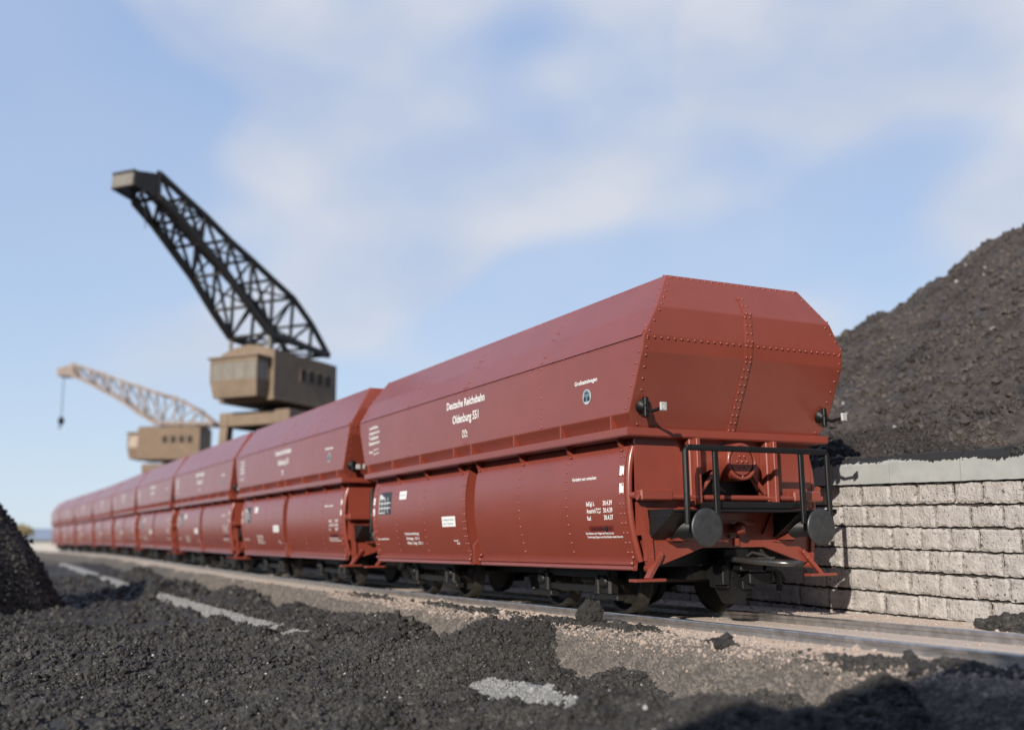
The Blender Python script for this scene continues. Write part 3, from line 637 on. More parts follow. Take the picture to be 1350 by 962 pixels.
    def flap(y0, y1, edges):
        f = MB(); n = len(PO); ysn = [y0, y1]; T = .05
        outer = [(x, z) for x, z in PO]; inner = [(x+T, z) for x, z in PO]
        vs = [(x, y0, z) for x, z in outer]+[(x, y1, z) for x, z in outer]; f.add(vs, [(i, i+1, n+i+1, n+i) for i in range(n-1)], True)
        vs = [(x, y0, z) for x, z in inner]+[(x, y1, z) for x, z in inner]; f.add(vs, [(n+i, n+i+1, i+1, i) for i in range(n-1)], True)
        for y in (y0, y1):
            vs = [(x, y, z) for x, z in outer]+[(x, y, z) for x, z in inner]; f.add(vs, [(i, i+1, n+i+1, n+i) for i in range(n-1)])
        f.add([(outer[0][0], y0, outer[0][1]), (outer[0][0], y1, outer[0][1]), (inner[0][0], y1, inner[0][1]), (inner[0][0], y0, inner[0][1])], [(0, 1, 2, 3)])
        for y in (y0, y1):   # deep end plates
            dx = .012 if y == y0 else -.012
            f.prism([(x+.048, z) for x, z in outer]+[(-1.14, outer[-1][1]), (-1.14, outer[0][1])], 'y', min(y, y+dx), max(y, y+dx))
        zz = np.arange(.80, 2.02, .115)
        def col(y, step=1, r=.019, lift=.0):
            for z in zz[::step]:
                dx = fx(z+.02)-fx(z-.02); f.rivet((fx(z)-lift, y, z), (-.04, 0, -dx), r)
        for y in edges: # edge strips
            for i in range(n-1):
                (xa, za), (xb, zb) = PO[i], PO[i+1]
                f.hexa([(xa-.007, y-.07, za), (xa-.007, y+.07, za), (xb-.007, y+.07, zb), (xb-.007, y-.07, zb), (xa+.01, y-.07, za), (xa+.01, y+.07, za), (xb+.01, y+.07, zb), (xb+.01, y-.07, zb)])
            col(y-.042, lift=.007); col(y+.042, lift=.007)
        for y in [v for v in RY if y0+.3 < v < y1-.3]: col(y+.05)
        for y in [v for v in RY if y0 < v < y1]:   # hinge brackets
            f.hexa([(-1.30, y-.016, 2.165), (-1.50, y-.016, 2.165), (-1.50, y+.016, 2.165), (-1.30, y+.016, 2.165), (-1.40, y-.03, 2.02), (-1.435, y-.03, 2.02), (-1.435, y+.03, 2.02), (-1.40, y+.03, 2.02)])
            f.rivet((-1.435, y, 2.03), (-1, 0, .3), .02)
        o = f.build('discharge_flap', RED, root)
        r = MB(); r.prism([(-1.352, .705), (-1.405, .690), (-1.405, .655), (-1.375, .640), (-1.390, .600), (-1.375, .585), (-1.325, .585), (-1.310, .70)], 'y', y0+.02, y1-.02)
        for y in (y0+.02, y1-.02): r.rivet((-1.40, y, .67), (-1, 0, 0), .03); r.rivet((-1.38, y, .74), (-1, 0, 0), .025)
        r.build('flap_lip', RED, o); return o
    fa = flap(.80, 5.03, (.875, 4.955) if False else (.875,)); fb = flap(5.36, LT-.80, (5.43, LT-.875))
    # --- lettering: every line and every patch a part of its own
    HP = -1.575
    def tx(par, s_, y, z, w, h, plane=fx, lift=.004, m_=WHITE, name='lettering'):
        t = MB(); text_mesh(t, s_, y, z, w, h, plane, lift); return t.build(name, m_, par)
    def pt(par, y0, y1, z0, z1, lift=.004, m_=WHITE, name='white_patch'):
        t = MB(); patch(t, y0, y1, z0, z1, fx, lift); return t.build(name, m_, par)
    ls = [tx(hop, 'Deutsche Reichsbahn', 5.87, 3.078, 1.43, .125, HP), tx(hop, 'Oldenburg 551', 5.64, 2.828, .98, .135, HP), tx(hop, 'OOt', 5.27, 2.575, .20, .125, HP)]
    for i, s_ in enumerate(('Ladefläche', 'Ladegewicht 60 t', 'Tragfähigkeit', 'Eigengewicht')): ls.append(tx(hop, s_, 9.66, 3.125-i*.1, (.5, .6, .53, .6)[i], .06, HP))
    ls += [tx(hop, 'Brems', 9.63, 2.655, .2, .06, HP), tx(hop, 'gew. 22 t', 9.38, 2.70, .28, .04, HP), tx(hop, 'gew. 36 t', 9.38, 2.62, .30, .04, HP), tx(hop, 'Großsattelwagen', 1.755, 2.918, .55, .054, HP)]
    e = MB(); e.lathe((HP-.003, 1.46, 2.745), (-1, 0, 0), [(0, .098), (.004, .098)], 24, False); em = e.build('roundel', ROUND, hop)
    k = MB(); k.lathe((HP-.007, 1.46, 2.757), (-1, 0, 0), [(0, .074), (.002, .074)], 20, False); em2 = k.build('roundel_field', mat('roundel_blue_grey', (.13, .19, .22), .5), hop)
    k = MB()
    for dy in (.045, -.045): k.lathe((HP-.009, 1.46+dy, 2.718), (-1, 0, 0), [(0, .034), (.002, .030)], 10, False)
    k.box(HP-.012, HP-.009, 1.425, 1.495, 2.785, 2.80, 0); em3 = k.build('roundel_emblem', NAVY, hop); ls += [em, em2, em3]
    tx(fa, 'Verkehrt nur zwischen', 2.05, 1.705, .60, .044)
    for i, (s_, d, w) in enumerate((('BefGgl. b.', '30.4.39', .20), ('Anstrich', '30.4.39', .22), ('Rad', '30.4.37', .085))):
        tx(fa, s_, 1.70, 1.375-i*.089, w, .054); tx(fa, d, 1.305, 1.375-i*.089, .21, .058)
    tx(fa, 'Seiten', 1.475, 1.322, .12, .026); tx(fa, 'Kopf', 1.455, 1.282, .09, .026)
    tx(fa, 'Das Entleeren der Wagen bei Frost nur mit', 1.79, 1.02, .65, .028); tx(fa, 'Vorwärmung. Klappen nach dem Entladen wieder fest verriegeln.', 1.77, .975, .90, .028)
    for z in (1.718, 1.508): pt(fa, .81, .905, z, z+.115, .0135)
    pt(fa, 1.69, 1.13, 1.055, 1.125, .003, mat('notice_dark_red', (.13, .018, .015), .45), 'notice_patch')
    tx(fa, 'nicht stoßen', 1.64, 1.072, .30, .038, fx, .006, BLKTX); tx(fa, 'U', 1.22, 1.07, .04, .04, fx, .006, BLKTX)
    k = MB(); k.lathe((fx(1.09)-.003, 1.285, 1.09), (-1, 0, 0), [(0, .038), (.004, .038)], 14, False); k.build('notice_dot', BLK, fa)
    tx(fb, 'Bremsklötze', 9.48, .995, .58, .032)
    for i, (s_, w) in enumerate((('Untersuchung', .66), ('Achsgr. 22 t', .62), ('Rbd. Stg. 22 t', .72))): tx(fb, s_, 8.05-.03*i, 1.075-i*.083, w, .046)
    tx(fb, 'Lauf', 5.93, .95, .16, .03); tx(fb, '22', 5.84, .905, .12, .032)
    p1 = pt(fb, 8.27, 7.93, 1.715, 1.86); p2 = pt(fb, 6.315, 5.78, 1.19, 1.355)
    for z in (1.66, 1.455): pt(fb, LT-.81, LT-.905, z, z+.13, .0135)
    pt(fb, 9.32, 8.69, 1.465, 1.88, .003, NAVY, 'table_plate')
    t = MB()
    for z in (1.84, 1.805): patch(t, 9.30, 9.08 if z < 1.83 else 9.17, z-.025, z, fx, .008)
    for i in range(4): patch(t, 9.30, 8.71 if i in (1, 2) else 9.0, 1.485+i*.09, 1.500+i*.09, fx, .008)
    for y in (9.295, 9.16, 9.01, 8.86): patch(t, y, y-.018, 1.49, 1.79, fx, .009)
    t.build('table_lines', WHITE, fb)
    GT = mat('grey_lettering', (.35, .40, .42), .5)
    tx(fb, 'Ladegut Kohle', 6.27, 1.29, .44, .034, fx, .007, GT); tx(fb, 'nur Revier', 6.27, 1.225, .42, .034, fx, .007, GT); tx(fb, 'OOt 24', 8.24, 1.77, .27, .04, fx, .007, GT)
    both(fa); both(fb)
    for o in ls: both(o)
    # --- centre web between the flaps, dark inner body
    for sgn in (1,):
        w = MB(); w.prism([(-1.20, 2.16), (-1.20, .70), (-1.1, .70), (-1.1, 2.16)], 'y', 5.06, 5.33)
        w.prism([(-1.35, .98), (-1.43, .88), (-1.42, .60), (-1.33, .585), (-1.30, .95)], 'y', 5.15, 5.21)
        w.bar((-1.47, 5.08, 1.50), (-1.42, 5.08, 1.25), .035, .03); both(w.build('centre_web', RED, root))
    b = MB(); b.box(-1.05, 1.05, .9, LT-.9, .62, 2.15, 0); b.box(-.45, .45, 1.0, LT-1.0, .45, .62, 0); b.build('inner_chute', BOG, root)
    # --- one end; the other by rotation
    ep = MB(); y0, y1 = .70, .735
    for (x0, x1, z0, z1) in ((-1.385, -.42, 1.0, 2.16), (.53, 1.385, 1.0, 2.16), (-.42, .53, 1.80, 2.16), (-.42, .53, 1.0, 1.46)): ep.box(x0, x1, y0, y1, z0, z1, 0)
    ep.prism([(-.42, 1.72), (-.42, 1.80), (-.27, 1.80)], 'y', y0, y1); ep.prism([(.53, 1.46), (.53, 1.80), (.30, 1.80)], 'y', y0, y1)
    for s in (-1, 1):
        ep.box(s*.606-.075, s*.606+.075, .56, .698, 1.40, 2.165, .012); ep.box(s*.606-.03, s*.606+.03, .47, .56, 1.36, 2.165, .008)
        ep.box(*(sorted((s*1.42, s*.95))), .545, .70, 1.405, 1.545, .02)
        pr = [(s*-x*-1 if False else s*(-x-.03), .765, z) for x, z in FP]; ep.tube([(s*(abs(x)-.03), .762, z) for x, z in FP], .042, 8)
        ep.bar((s*1.33, .66, 1.32), (s*1.245, .66, .62), .085, .075); ep.tube([(s*1.255, .62, .61), (s*1.235, .74, .61)], .05, 10); ep.bar((s*1.262, .612, 1.0), (s*1.235, .612, .64), .03, .03)
        ep.tube([(s*1.43, .62, 1.47), (s*1.43, .78, 1.47)], .045, 10); ep.bar((s*1.41, .60, 1.60), (s*1.36, .60, 1.42), .05, .05)
        for dz in (0, .06): ep.rivet((s*1.25, .612, .75+dz), (0, -1, 0), .014)
    ep.tube([(-1.45, .59, 1.447), (1.45, .59, 1.447)], .036, 12)
    for s in (-1, 1): ep.tube([(s*.30, .60, 1.75), (s*.52, .60, 1.5)], .03, 8)
    e1 = ep.build('end_panel', RED, root)
    hs = MB(); hs.prism([(-1.31, 1.30), (1.31, 1.30), (1.31, .70), (1.15, .635), (.48, .842), (-.48, .842), (-1.15, .635), (-1.31, .70)], 'y', .64, .698)
    for s in (-1, 1):
        hs.bar((s*.62, .628, .92), (s*.82, .628, .90), .02, .02); hs.prism([(s*.62, 1.28), (s*.45, 1.0), (s*.62, 1.0)], 'y', .60, .638)
        hs.lathe((s*.875, .60, 1.08), (0, 1, 0), [(0, .19), (.04, .21)], 20); 
        hs.prism([(s*.70, .93), (s*.80, 1.02), (s*1.02, .93)], 'y', .50, .638)
    hs.lathe((0, .638, 1.07), (0, -1, 0), [(0, .05), (.10, .055), (.12, .085), (.17, .075), (.20, .03)], 16)
    hs.bar((.03, .62, .98), (.03, .62, .86), .05, .05); hs.bar((-.08, .61, .97), (.14, .61, .97), .03, .03); hs.box(-.24, .34, .62, .64, 1.12, 1.17, .005)
    e2 = hs.build('headstock', RED, root)
    ac = MB(); ac.lathe((0, .404, 1.885), (0, 1, 0), [(0, .02), (0, .165), (.012, .172), (.012, .19)], 36, False); ac.lathe((0, .40, 1.885), (0, 1, 0), [(.02, .185), (-.004, .190), (-.012, .198), (-.012, .218), (0, .230), (.03, .236), (.30, .236), (1.5, .236)], 36)
    for k in range(6): ac.rivet((.075*math.cos(k*1.047), .40, 1.885+.075*math.sin(k*1.047)), (0, -1, 0), .02)
    ac.rivet((0, .40, 1.885), (0, -1, 0), .022); ac.rivet((0, .40, 1.70), (0, -1, 0), .02); ac.rivet((.1, .41, 1.69), (0, -1, 0), .02)
    e3 = ac.build('air_cylinder', RED, root)
    rl = MB(); R0 = .026
    rl.tube([(-1.10, .09, 1.13), (-1.10, .09, 1.98), (-1.07, .09, 2.012), (1.07, .09, 2.012), (1.10, .09, 1.98), (1.10, .09, 1.13)], .031, 8)
    rl.box(-1.09, 1.09, .062, .118, 1.972, 2.04, .012)
    for s in (-1, 1): rl.box(s*.665-.036, s*.665+.036, .066, .112, 1.12, 1.975, .008); rl.box(s*1.10-.034, s*1.10+.034, .068, .112, 1.12, 1.98, .008)
    e4 = rl.build('railing', BLK, root)
    pf = MB(); pf.box(-1.12, 1.12, .10, .63, 1.262, 1.292, .006); pf.box(-.62, .72, .16, .56, 1.300, 1.375, .01)
    for k in range(22): pf.box(-.60+k*.06, -.57+k*.06, .17, .55, 1.375, 1.385, 0)
    for s in (-1, 1):
        pf.hexa([(s*1.27, .60, .965), (s*.64, .60, .965), (s*.64, .632, .965), (s*1.27, .632, .965), (s*1.27, .14, 1.255), (s*.64, .14, 1.255), (s*.64, .632, 1.255), (s*1.27, .632, 1.255)])
        pf.box(*(sorted((s*1.27, s*1.255))), .145, .63, 1.255, 1.30, 0)
        for k in range(6): pf.rivet((s*1.272, .22+k*.07, 1.22), (s, 0, 0), .012)
    e5 = pf.build('platform', BLK, root)
    es = [e1, e2, e3, e4, e5]
    for s in (-1, 1):
        bu = MB(); bu.lathe((s*.875, .64, 1.079), (0, -1, 0), [(0, .17), (.06, .17), (.07, .13), (.36, .115), (.365, .085), (.60, .085)], 24); bo = bu.build('buffer', BLK, root)
        bh = MB(); bh.lathe((s*.875, .055, 1.079), (0, -1, 0), [(0, .10), (.01, .215), (.022, .224), (.036, .222), (.044, .205), (.050, .15), (.054, .09), (.055, .03)], 40); bh.build('buffer_head', STEEL, bo); es.append(bo)
        st = MB(); st.box(*(sorted((s*1.566, s*1.13))), .50, .65, .462, .496, .006); st.bar((s*1.35, .575, .49), (s*1.10, .635, .79), .075, .05); st.rivet((s*1.11, .60, .77), (0, -1, .2), .02); st.rivet((s*1.16, .59, .70), (0, -1, .2), .02)
        es.append(st.build('footstep', RED, root))
        lb = MB(); n_ = Vector((0, -.862, -.40)).normalized(); base = Vector((s*1.41, .478, 2.52)); lb.lathe(base, n_, [(0, .095), (.03, .09), (.05, .06), (.09, .05)], 16)
        lb.tube([base+n_*.05, base+Vector((0, -.20, -.085)), Vector((s*1.405, .20, 2.445)), Vector((s*1.405, .075, 2.455))], .022, 8); lb.box(s*1.41-.03, s*1.41+.03, .38, .44, 2.38, 2.62, .01)
        lo = lb.build('lamp_bracket', BLK, root); lp = MB(); lp.box(s*1.408-.046, s*1.408+.046, .045, .075, 2.415, 2.517, .008); lp.build('lamp_plate', LENS, lo); es.append(lo)
    cp = MB(); cp.box(-.19, .19, .58, .95, .45, .82, .012); cp.box(-.10, .26, .40, .60, .56, .74, .015); cp.box(.05, .42, .42, .56, .40, .54, .015); cp.tube([(.30, .44, .60), (.52, .42, .56), (.60, .44, .44)], .045, 8); cp.box(-.30, -.20, .50, .70, .40, .64, .01); cp.hexa([(-.08, .58, .16), (.08, .58, .16), (.08, .80, .16), (-.08, .80, .16), (-.19, .56, .47), (.19, .56, .47), (.19, .92, .47), (-.19, .92, .47)])
    cp.box(-.20, -.15, .54, .90, .36, .72, .01); cp.box(.0, .20, .50, .56, .34, .44, .008)
    for k in range(9): cp.rivet((random.uniform(-.15, .1), .556, random.uniform(.28, .7)), (0, -1, 0), .014)
    co = cp.build('coupler', BLK, root)
    lp = MB(); lp.tube([(-.15, .56, .70), (-.18, .15, .685), (-.11, -.40, .66), (.10, -.44, .655), (.20, .1, .67), (.15, .56, .69)], .036, 8); lp.box(-.13, .13, -.25, .55, .662, .685, .008); lp.bar((-.02, .40, .70), (.12, .05, .715), .05, .03); lp.tube([(.02, .50, .70), (.05, .35, .78), (.12, .22, .75), (.14, .12, .70)], .02, 8)
    lp.build('coupler_loop', mat('oiled_steel', (.10, .095, .09), .24, .6, metal=.7, var=.3, vscale=20), co); es.append(co)
    ho = MB(); ho.tube([(.42, .63, .80), (.44, .45, .62), (.46, .38, .46), (.50, .40, .36)], .032, 8); ho.lathe((.50, .40, .38), (0, 0, -1), [(0, .045), (.08, .05)], 10); es.append(ho.build('brake_hose', BLK, root))
    for o in es: both(o)
    # --- bogies
    bg = MB(); bg.box(-.85, .85, 2.58, 2.94, .38, .60, .02); bg.box(-.3, .3, 2.2, 3.3, .40, .5, .02)
    bo = bg.build('bogie', BOG, root)
    for s in (-1, 1):
        f = MB(); xs = sorted((s*.98, s*1.06)); f.box(*xs, 2.10, 3.45, .275, .362, .008); f.box(*(sorted((s*.97, s*1.05))), 1.90, 3.62, .46, .58, .01)
        for yy, q in ((1.909, 1), (3.61, -1)):
            f.box(*(sorted((s*.93, s*1.09))), yy+.02*q-.12, yy+.02*q+.12, .24, .60, .03); f.lathe((s*1.09, yy+.02*q, .42), (s, 0, 0), [(0, .085), (.03, .08), (.04, .05)], 14); f.box(*(sorted((s*.96, s*1.10))), yy-.29, yy+.27, .185, .26, .015)
            f.tube([(s*1.08, yy+.18*q, .50), (s*1.08, yy+.18*q, .26)], .045, 10); f.rivet((s*1.10, yy+.22, .27), (s, 0, .3), .03); f.rivet((s*1.10, yy-.1, .50), (s, 0, 0), .03)
        f.build('side_frame', BOG, bo)
    for yy in (1.909, 3.61):
        wh = MB(); wh.tube([(-.95, yy, .44), (.95, yy, .44)], .07, 12); wo = wh.build('axle', BOG, bo)
        for s in (-1, 1):
            w = MB(); w.lathe((s*.69, yy, .44), (s, 0, 0), [(-.03, .07), (-.028, .40), (-.025, .468), (0, .470), (.012, .445), (.12, .436), (.125, .40), (.118, .372), (.06, .36), (.05, .18), (.10, .14), (.13, .07)], 48)
            w.build('wheel', TYRE, bo)
    both(bo)
    return root

LB = ['frontmost red hopper wagon, its black railing and buffers facing the viewer', 'second red hopper wagon from the front, coupled behind the frontmost one',
      'third red hopper wagon from the front, just below the dark crane cabin and portal', 'fourth red hopper wagon from the front, right under the brown crane cabin',
      'fifth red hopper wagon from the front, between the fourth and the sixth', 'sixth red hopper wagon from the front, blurred in the train at left',
      'seventh red hopper wagon from the front, third from the far end', 'eighth red hopper wagon from the front, next to last of the train', 'last red hopper wagon, ninth, at the far left tip of the train']
POSE = [(0, 0, 0, 0, 0), (-.1112, 10.4235, 0, -.005, .0058), (-.1629, 20.8469, .0604, .0009, .0087), (-.1534, 31.2704, .1514, .0057, .0094), (-.0943, 41.6937, .249, .0119, .0075),
        (.0294, 52.1165, .3271, -.0002, .0054), (.0275, 62.54, .3835, -.0233, .0036), (-.2155, 72.9606, .4214, -.0257, .0026), (-.4837, 83.3807, .449, .0012, .0026)]
proto = make_wagon()
for i, (x, y, z, h, s) in enumerate(POSE):
    o = proto if i == 0 else copy_tree(proto)
    if i == 0: continue
    o.location = (x, y, z); o.rotation_euler = (s, 0, -h); tag(o, LB[i], 'hopper wagon', 'red hopper wagons of the coal train')
tag(proto, LB[0], 'hopper wagon', 'red hopper wagons of the coal train')

# ------------------------------------------------------------------ cranes
JT = [(-4.7, .1), (-3.1, 1.27), (-1.5, 2.1), (.12, 2.5), (1.6, 2.97), (3.1, 3.4), (4.65, 3.97), (5.77, 4.29), (7.27, 4.76)]
JL = [(-4.7, .1), (-3.1, .07), (-1.5, .03), (0, 0), (1.5, .86), (3.1, 1.9), (4.7, 2.7), (5.9, 3.3), (7.2, 3.8)]
def make_crane(px, py, pz, h, sc, luff, hw0, hw1, cab, label, mcab, mjib, mpale, hook, zquay, roof):
    """px,py,pz: the jib's foot; h: heading of the jib; cab: (u front, length, half width, top, bottom, bay front, bay half width, bay top)"""
    u0, Lc, hw, zt_, zb, ub, hb, zbt = cab; cu = u0-Lc/2
    fwd = Vector((-math.sin(h), -math.cos(h), 0)); root = empty('harbour_crane', (px+fwd.x*cu, py+fwd.y*cu, zquay))
    root.rotation_euler = (0, 0, math.atan2(fwd.y, fwd.x)); tag(root, label, 'crane', 'harbour cranes behind the train')
    Z = -zquay; U = -cu                              # local x = forward, local y = left
    b = MB(); b.prism([(-hw, zb+Z), (hw, zb+Z), (hw, zt_+Z), (hw*.5, zt_+Z+.18*roof), (0, zt_+Z+.27*roof), (-hw*.5, zt_+Z+.18*roof), (-hw, zt_+Z)], 'x', u0+U-Lc, u0+U)
    b.box(u0+U-Lc-.05, u0+U+.05, -hw-.05, hw+.05, zb+Z-.12, zb+Z, .02)
    cabo = b.build('cabin', mcab, root)
    wn = MB(); fr = MB(); zw = (zt_*.60+zb*.40)+Z
    for s in (-1, 1):
        for k in range(4):
            x = u0+U-Lc*.44-k*Lc*.135; f = MB(); ww, wh_ = Lc*.075, .62
            f.box(x-ww/2-.05, x+ww/2+.05, s*(hw+.012)-.02, s*(hw+.012)+.02, zw-wh_/2-.05, zw+wh_/2+.05, .01); fo = f.build('window', mcab, cabo)
            g = MB(); g.box(x-ww/2, x+ww/2, s*(hw+.03)-.008, s*(hw+.03)+.008, zw-wh_/2, zw+wh_/2, 0); g.build('pane', GLASSD, fo)
    # operator's bay: eave, glazed band, tapered apron
    o = MB(); bt = zbt+Z; bb = zb+Z; mid = bb+(bt-bb)*.42; x0, x1 = u0+U+.03, ub+U
    o.box(x0, x1+.12, -hb-.12, hb+.12, bt-.10, bt, .02); o.box(x0, x1, -hb, hb, bt-.32, bt-.10, .01)
    o.hexa([(x0, -hb+.12, bb), (x1-.2, -hb+.12, bb), (x1-.2, hb-.12, bb), (x0, hb-.12, bb), (x0, -hb, mid), (x1, -hb, mid), (x1, hb, mid), (x0, hb, mid)])
    for y in (-hb+.05, hb-.05):
        o.box(x1-.12, x1, y-.05, y+.05, mid, bt-.32, .01); o.box(x0, x0+.15, y-.05, y+.05, mid, bt-.32, .01)
    ba = o.build('operator_bay', mcab, root)
    g = MB(); g.box(x0+.1, x1-.03, -hb+.03, hb-.03, mid, bt-.32, 0); g.build('bay_glazing', mpale, ba)
    for k in range(1, 4):
        m_ = MB(); y = -hb+2*hb*k/4; m_.box(x1-.028, x1-.01, y-.02, y+.02, mid, bt-.32, 0); m_.build('glazing_bar', mcab, ba)
    # portal and slewing ring
    p = MB(); zp = zb+Z-.55; p.lathe((0, 0, zb+Z-.56), (0, 0, 1), [(0, 1.15), (.2, 1.15), (.22, .9), (.43, .9)], 28); p.build('slewing_ring', BOG, root)
    p = MB(); q = 2.0
    for s in (-1, 1):
        p.box(-q-.3, q+.3, s*q-.28, s*q+.28, zp-.75, zp, .03); p.box(s*q-.28, s*q+.28, -q+.28, q-.28, zp-.75, zp-.002, .03)
    p.box(-q+.28, q-.28, -q+.28, q-.28, zp-.12, zp-.03, 0); p.build('portal_frame', mcab, root)
    for s in (-1, 1):
        for t in (-1, 1):
            l = MB(); l.hexa([(s*q*1.12-.26, t*q*1.12-.26, 0), (s*q*1.12+.26, t*q*1.12-.26, 0), (s*q*1.12+.26, t*q*1.12+.26, 0), (s*q*1.12-.26, t*q*1.12+.26, 0), (s*q-.25, t*q-.25, zp-.752), (s*q+.25, t*q-.25, zp-.752), (s*q+.25, t*q+.25, zp-.752), (s*q-.25, t*q+.25, zp-.752)]); l.build('portal_leg', mcab, root)
    # jib
    cl, sl_ = math.cos(luff), math.sin(luff)
    def J(u, v, s): 
        w = hw0+(hw1-hw0)*min(max(u/8.5, 0), 1); u, v = u*sc, v*sc
        return Vector((U+u*cl-v*sl_, -s*w, pz+Z+u*sl_+v*cl))
    j = MB(); B1, B2 = .20*sc, .105*sc
    for s in (-1, 1):
        for C_, wd in ((JT, B1), (JL, B1*1.25)):
            for a, c in zip(C_, C_[1:]): j.bar(J(*a, s), J(*c, s), wd)
        for i in range(1, 9):
            j.bar(J(*JT[i], s), J(*JL[i], s), B2*1.1)
            a, c = (JT[i], JL[i-1]) if i > 3 else (JL[i], JT[i-1])
            if i > 1: j.bar(J(*a, s), J(*c, s), B2)
        if True:  # gusset plates where the members meet
            for i in range(1, 9):
                for C_ in (JT, JL):
                    c = J(*C_[i], s); j.box(c.x-.16*sc, c.x+.16*sc, c.y-.02, c.y+.02, c.z-.13*sc, c.z+.13*sc, 0)
    for C_ in (JT, JL):
        for i in range(9):
            j.bar(J(*C_[i], -1), J(*C_[i], 1), B2*1.1)
            if i: j.bar(J(*C_[i-1], -1 if i % 2 else 1), J(*C_[i], 1 if i % 2 else -1), B2*.8)
    for i in range(2, 9): j.bar(J(*JT[i], -1), J(*JL[i], 1), B2*.7)
    jo = j.build('jib', mjib, root)
    hd = MB()
    for s in (-1, 1):
        P = [J(7.25, 4.78, s), J(8.5, 4.42, s), J(8.52, 3.8, s), J(7.2, 3.78, s)]; n_ = Vector((0, -s*.04, 0)); hd.hexa([v for v in P]+[v+n_ for v in P])
    hd.bar(J(8.5, 4.4, -1), J(8.5, 4.4, 1), .14*sc); hd.bar(J(7.2, 3.78, -1), J(7.2, 3.78, 1), .14*sc)
    hd.build('jib_head', mjib, jo)
    fp = MB(); fp.hexa([J(8.40, 4.40, -.97), J(8.56, 4.40, -.97), J(8.58, 3.82, -.97), J(8.42, 3.82, -.97), J(8.40, 4.40, .97), J(8.56, 4.40, .97), J(8.58, 3.82, .97), J(8.42, 3.82, .97)]); fp.build('head_board', mpale, jo)
    c = J(7.9, 4.1, 0); sh = MB(); sh.lathe((c.x, -.08, c.z), (0, 1, 0), [(0, .34), (.03, .36), (.06, .28), (.10, .28), (.13, .36), (.16, .34)], 20); sh.build('sheave', mjib, jo)
    # props holding the jib above the roof
    for s in (-1, 1):
        for (u, v), dx in (((0, 0), 0), ((-3.1, .07), 0)):
            a = J(u, v, s); pr = MB(); pr.bar((a.x, a.y*.98, zt_+Z), (a.x, a.y*.98, a.z), .14, .14); pr.build('jib_prop', mpale, root)
    if hook:
        a = J(8.2, 3.8, 0); ln = hook; ro = MB()
        for s in (-1, 1): ro.tube([(a.x, s*.06, a.z), (a.x, s*.06, a.z-ln)], .018, 6)
        r2 = ro.build('hoist_rope', BLK, jo)
        k = MB(); k.lathe((a.x, 0, a.z-ln), (0, 0, -1), [(-.1, .12), (.05, .26), (.35, .30), (.55, .2), (.7, .08)], 14); k.tube([(a.x, 0, a.z-ln-.6), (a.x, 0, a.z-ln-.85), (a.x+.1, 0, a.z-ln-1.0), (a.x+.22, 0, a.z-ln-.95), (a.x+.22, 0, a.z-ln-.82)], .05, 8); k.build('hook_block', BLK, jo)
    else:
        a = J(7.2, 3.7, 0); ro = MB(); ro.tube([(a.x, 0, a.z), (a.x, 0, a.z-1.3)], .02, 6); ro.build('hoist_rope', BLK, jo)
GLASSD = mat('dark_window', (.020, .015, .013), .6, .2)
GPALE = mat('bay_pale_glazing', (.19, .172, .145), .4, .5, var=.12, vscale=1.5)
CAB1 = mat('crane_taupe', (.20, .148, .105), .7, .35, var=.15, vscale=1.2, bump=.2, bscale=30, bdist=.01)
CAB2 = mat('crane_tan', (.18, .125, .085), .7, .35, var=.12, vscale=1.0)
JIB1 = mat('jib_black', (.028, .026, .024), .6, .4, var=.3, vscale=3)
JIB2 = mat('jib_beige', (.255, .205, .18), .7, .35, var=.2, vscale=2)
PAL1 = mat('head_board_beige', (.38, .31, .25), .7, .35, var=.2, vscale=3)
make_crane(4.181, 45, 11.911, .884, 1.179, .077, 1.304, .651, (.18, 5.94, 1.73, 10.98, 8.46, 1.35, 1.5, 10.60), 'tall taupe harbour crane with black lattice jib raised high', CAB1, JIB1, GPALE, 0, 1.7, 1.6)
make_crane(6.911, 93, 12.186, 2.043, 1.168, .032, 1.291, .655, (1.36, 5.79, 1.95, 11.75, 8.85, 2.5, 1.45, 11.35), 'smaller looking tan harbour crane with beige jib and a hanging hook', CAB2, JIB2, PAL1, 4.0, 1.7, 1.0)

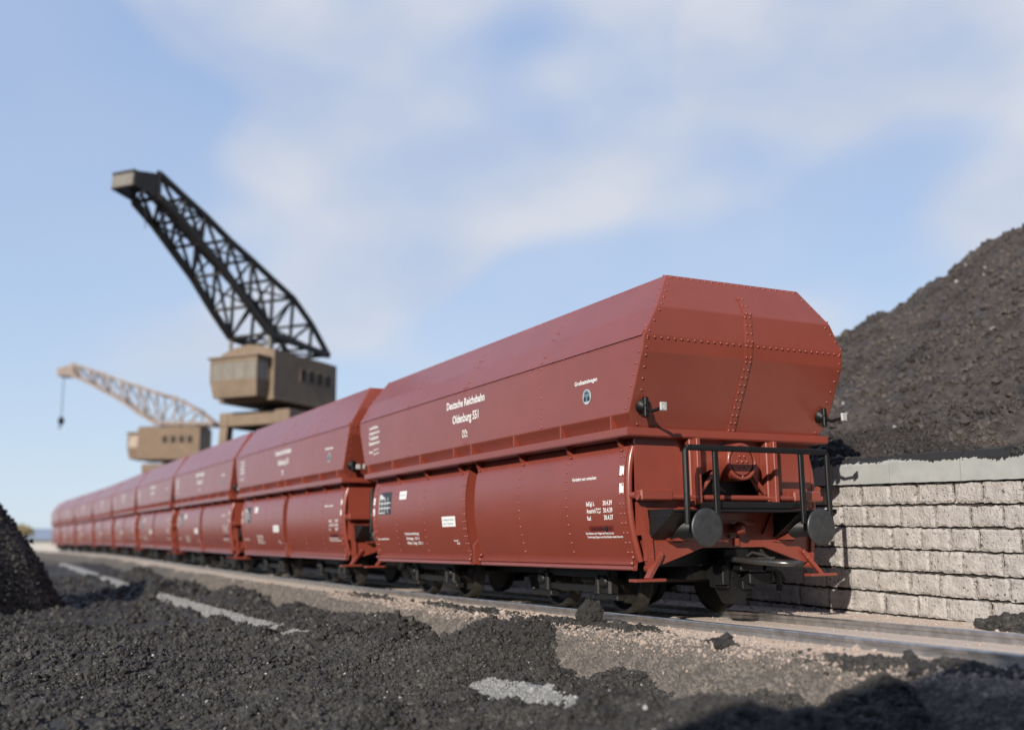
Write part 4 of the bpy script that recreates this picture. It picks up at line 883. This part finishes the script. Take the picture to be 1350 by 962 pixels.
# ------------------------------------------------------------------ far left background
def background():
    b = MB(); b.box(-2, 30, 0, 14, 0, 4.4, .02); wa = b
    r = empty('warehouse', (-9.5, 200, -.3)); tag(r, 'low pale warehouse with a blue roof on the far left horizon', 'building'); r.rotation_euler = (0, 0, .05)
    M1 = mat('warehouse_wall', (.55, .53, .5), .8, .3, var=.08); M2 = mat('warehouse_roof', (.26, .31, .40), .6, .4, var=.1)
    wall = MB(); wall.box(-12, 16, 0, 14, 0, 2.2, 0); wall.build('wall', M1, r)
    rf = MB(); rf.prism([(-.6, 2.2), (14.6, 2.2), (14.6, 2.5), (7, 4.4), (-.6, 2.5)], 'x', -12.5, 16.5); rf.build('roof', M2, r)
    t = empty('tree', (-1.6, 150, -.3)); tag(t, 'bare yellowish tree blurred on the far left horizon', 'tree')
    tr = MB(); rg = random.Random(3); LF = []
    def branch(p, d, ln, r, lev):
        q = p+d*ln; tr.tube([p, p.lerp(q, .5)+Vector((rg.uniform(-.1, .1), rg.uniform(-.1, .1), 0)), q], [r, r*.8, r*.6], 6)
        if lev == 0: LF.append(q); return
        for k in range(4 if lev > 1 else 5):
            a = rg.uniform(0, 6.28); e = Vector((math.cos(a)*.7, math.sin(a)*.7, rg.uniform(.35, .9))).normalized()
            branch(p.lerp(q, rg.uniform(.55, 1)), (d*.5+e).normalized(), ln*rg.uniform(.55, .75), r*.55, lev-1)
    branch(Vector((0, 0, 0)), Vector((0, 0, 1)), 2.0, .20, 4); tr.build('trunk', mat('bark', (.16, .13, .10), .9, .2), t)
    cr = MB()
    for p in LF:
        for k in range(5):
            c = p+Vector((rg.gauss(0, .25), rg.gauss(0, .25), rg.gauss(0, .22))); a = Vector((rg.gauss(0, 1), rg.gauss(0, 1), rg.gauss(0, 1))).normalized()*.16; b_ = a.cross(Vector((rg.gauss(0, 1), rg.gauss(0, 1), rg.gauss(0, 1)))).normalized()*.1
            cr.add([c-a, c+b_, c+a, c-b_], [(0, 1, 2, 3)])
    cr.build('crown', mat('dry_leaves', (.33, .27, .15), .8, .2, var=.3, vscale=4), t)
background()
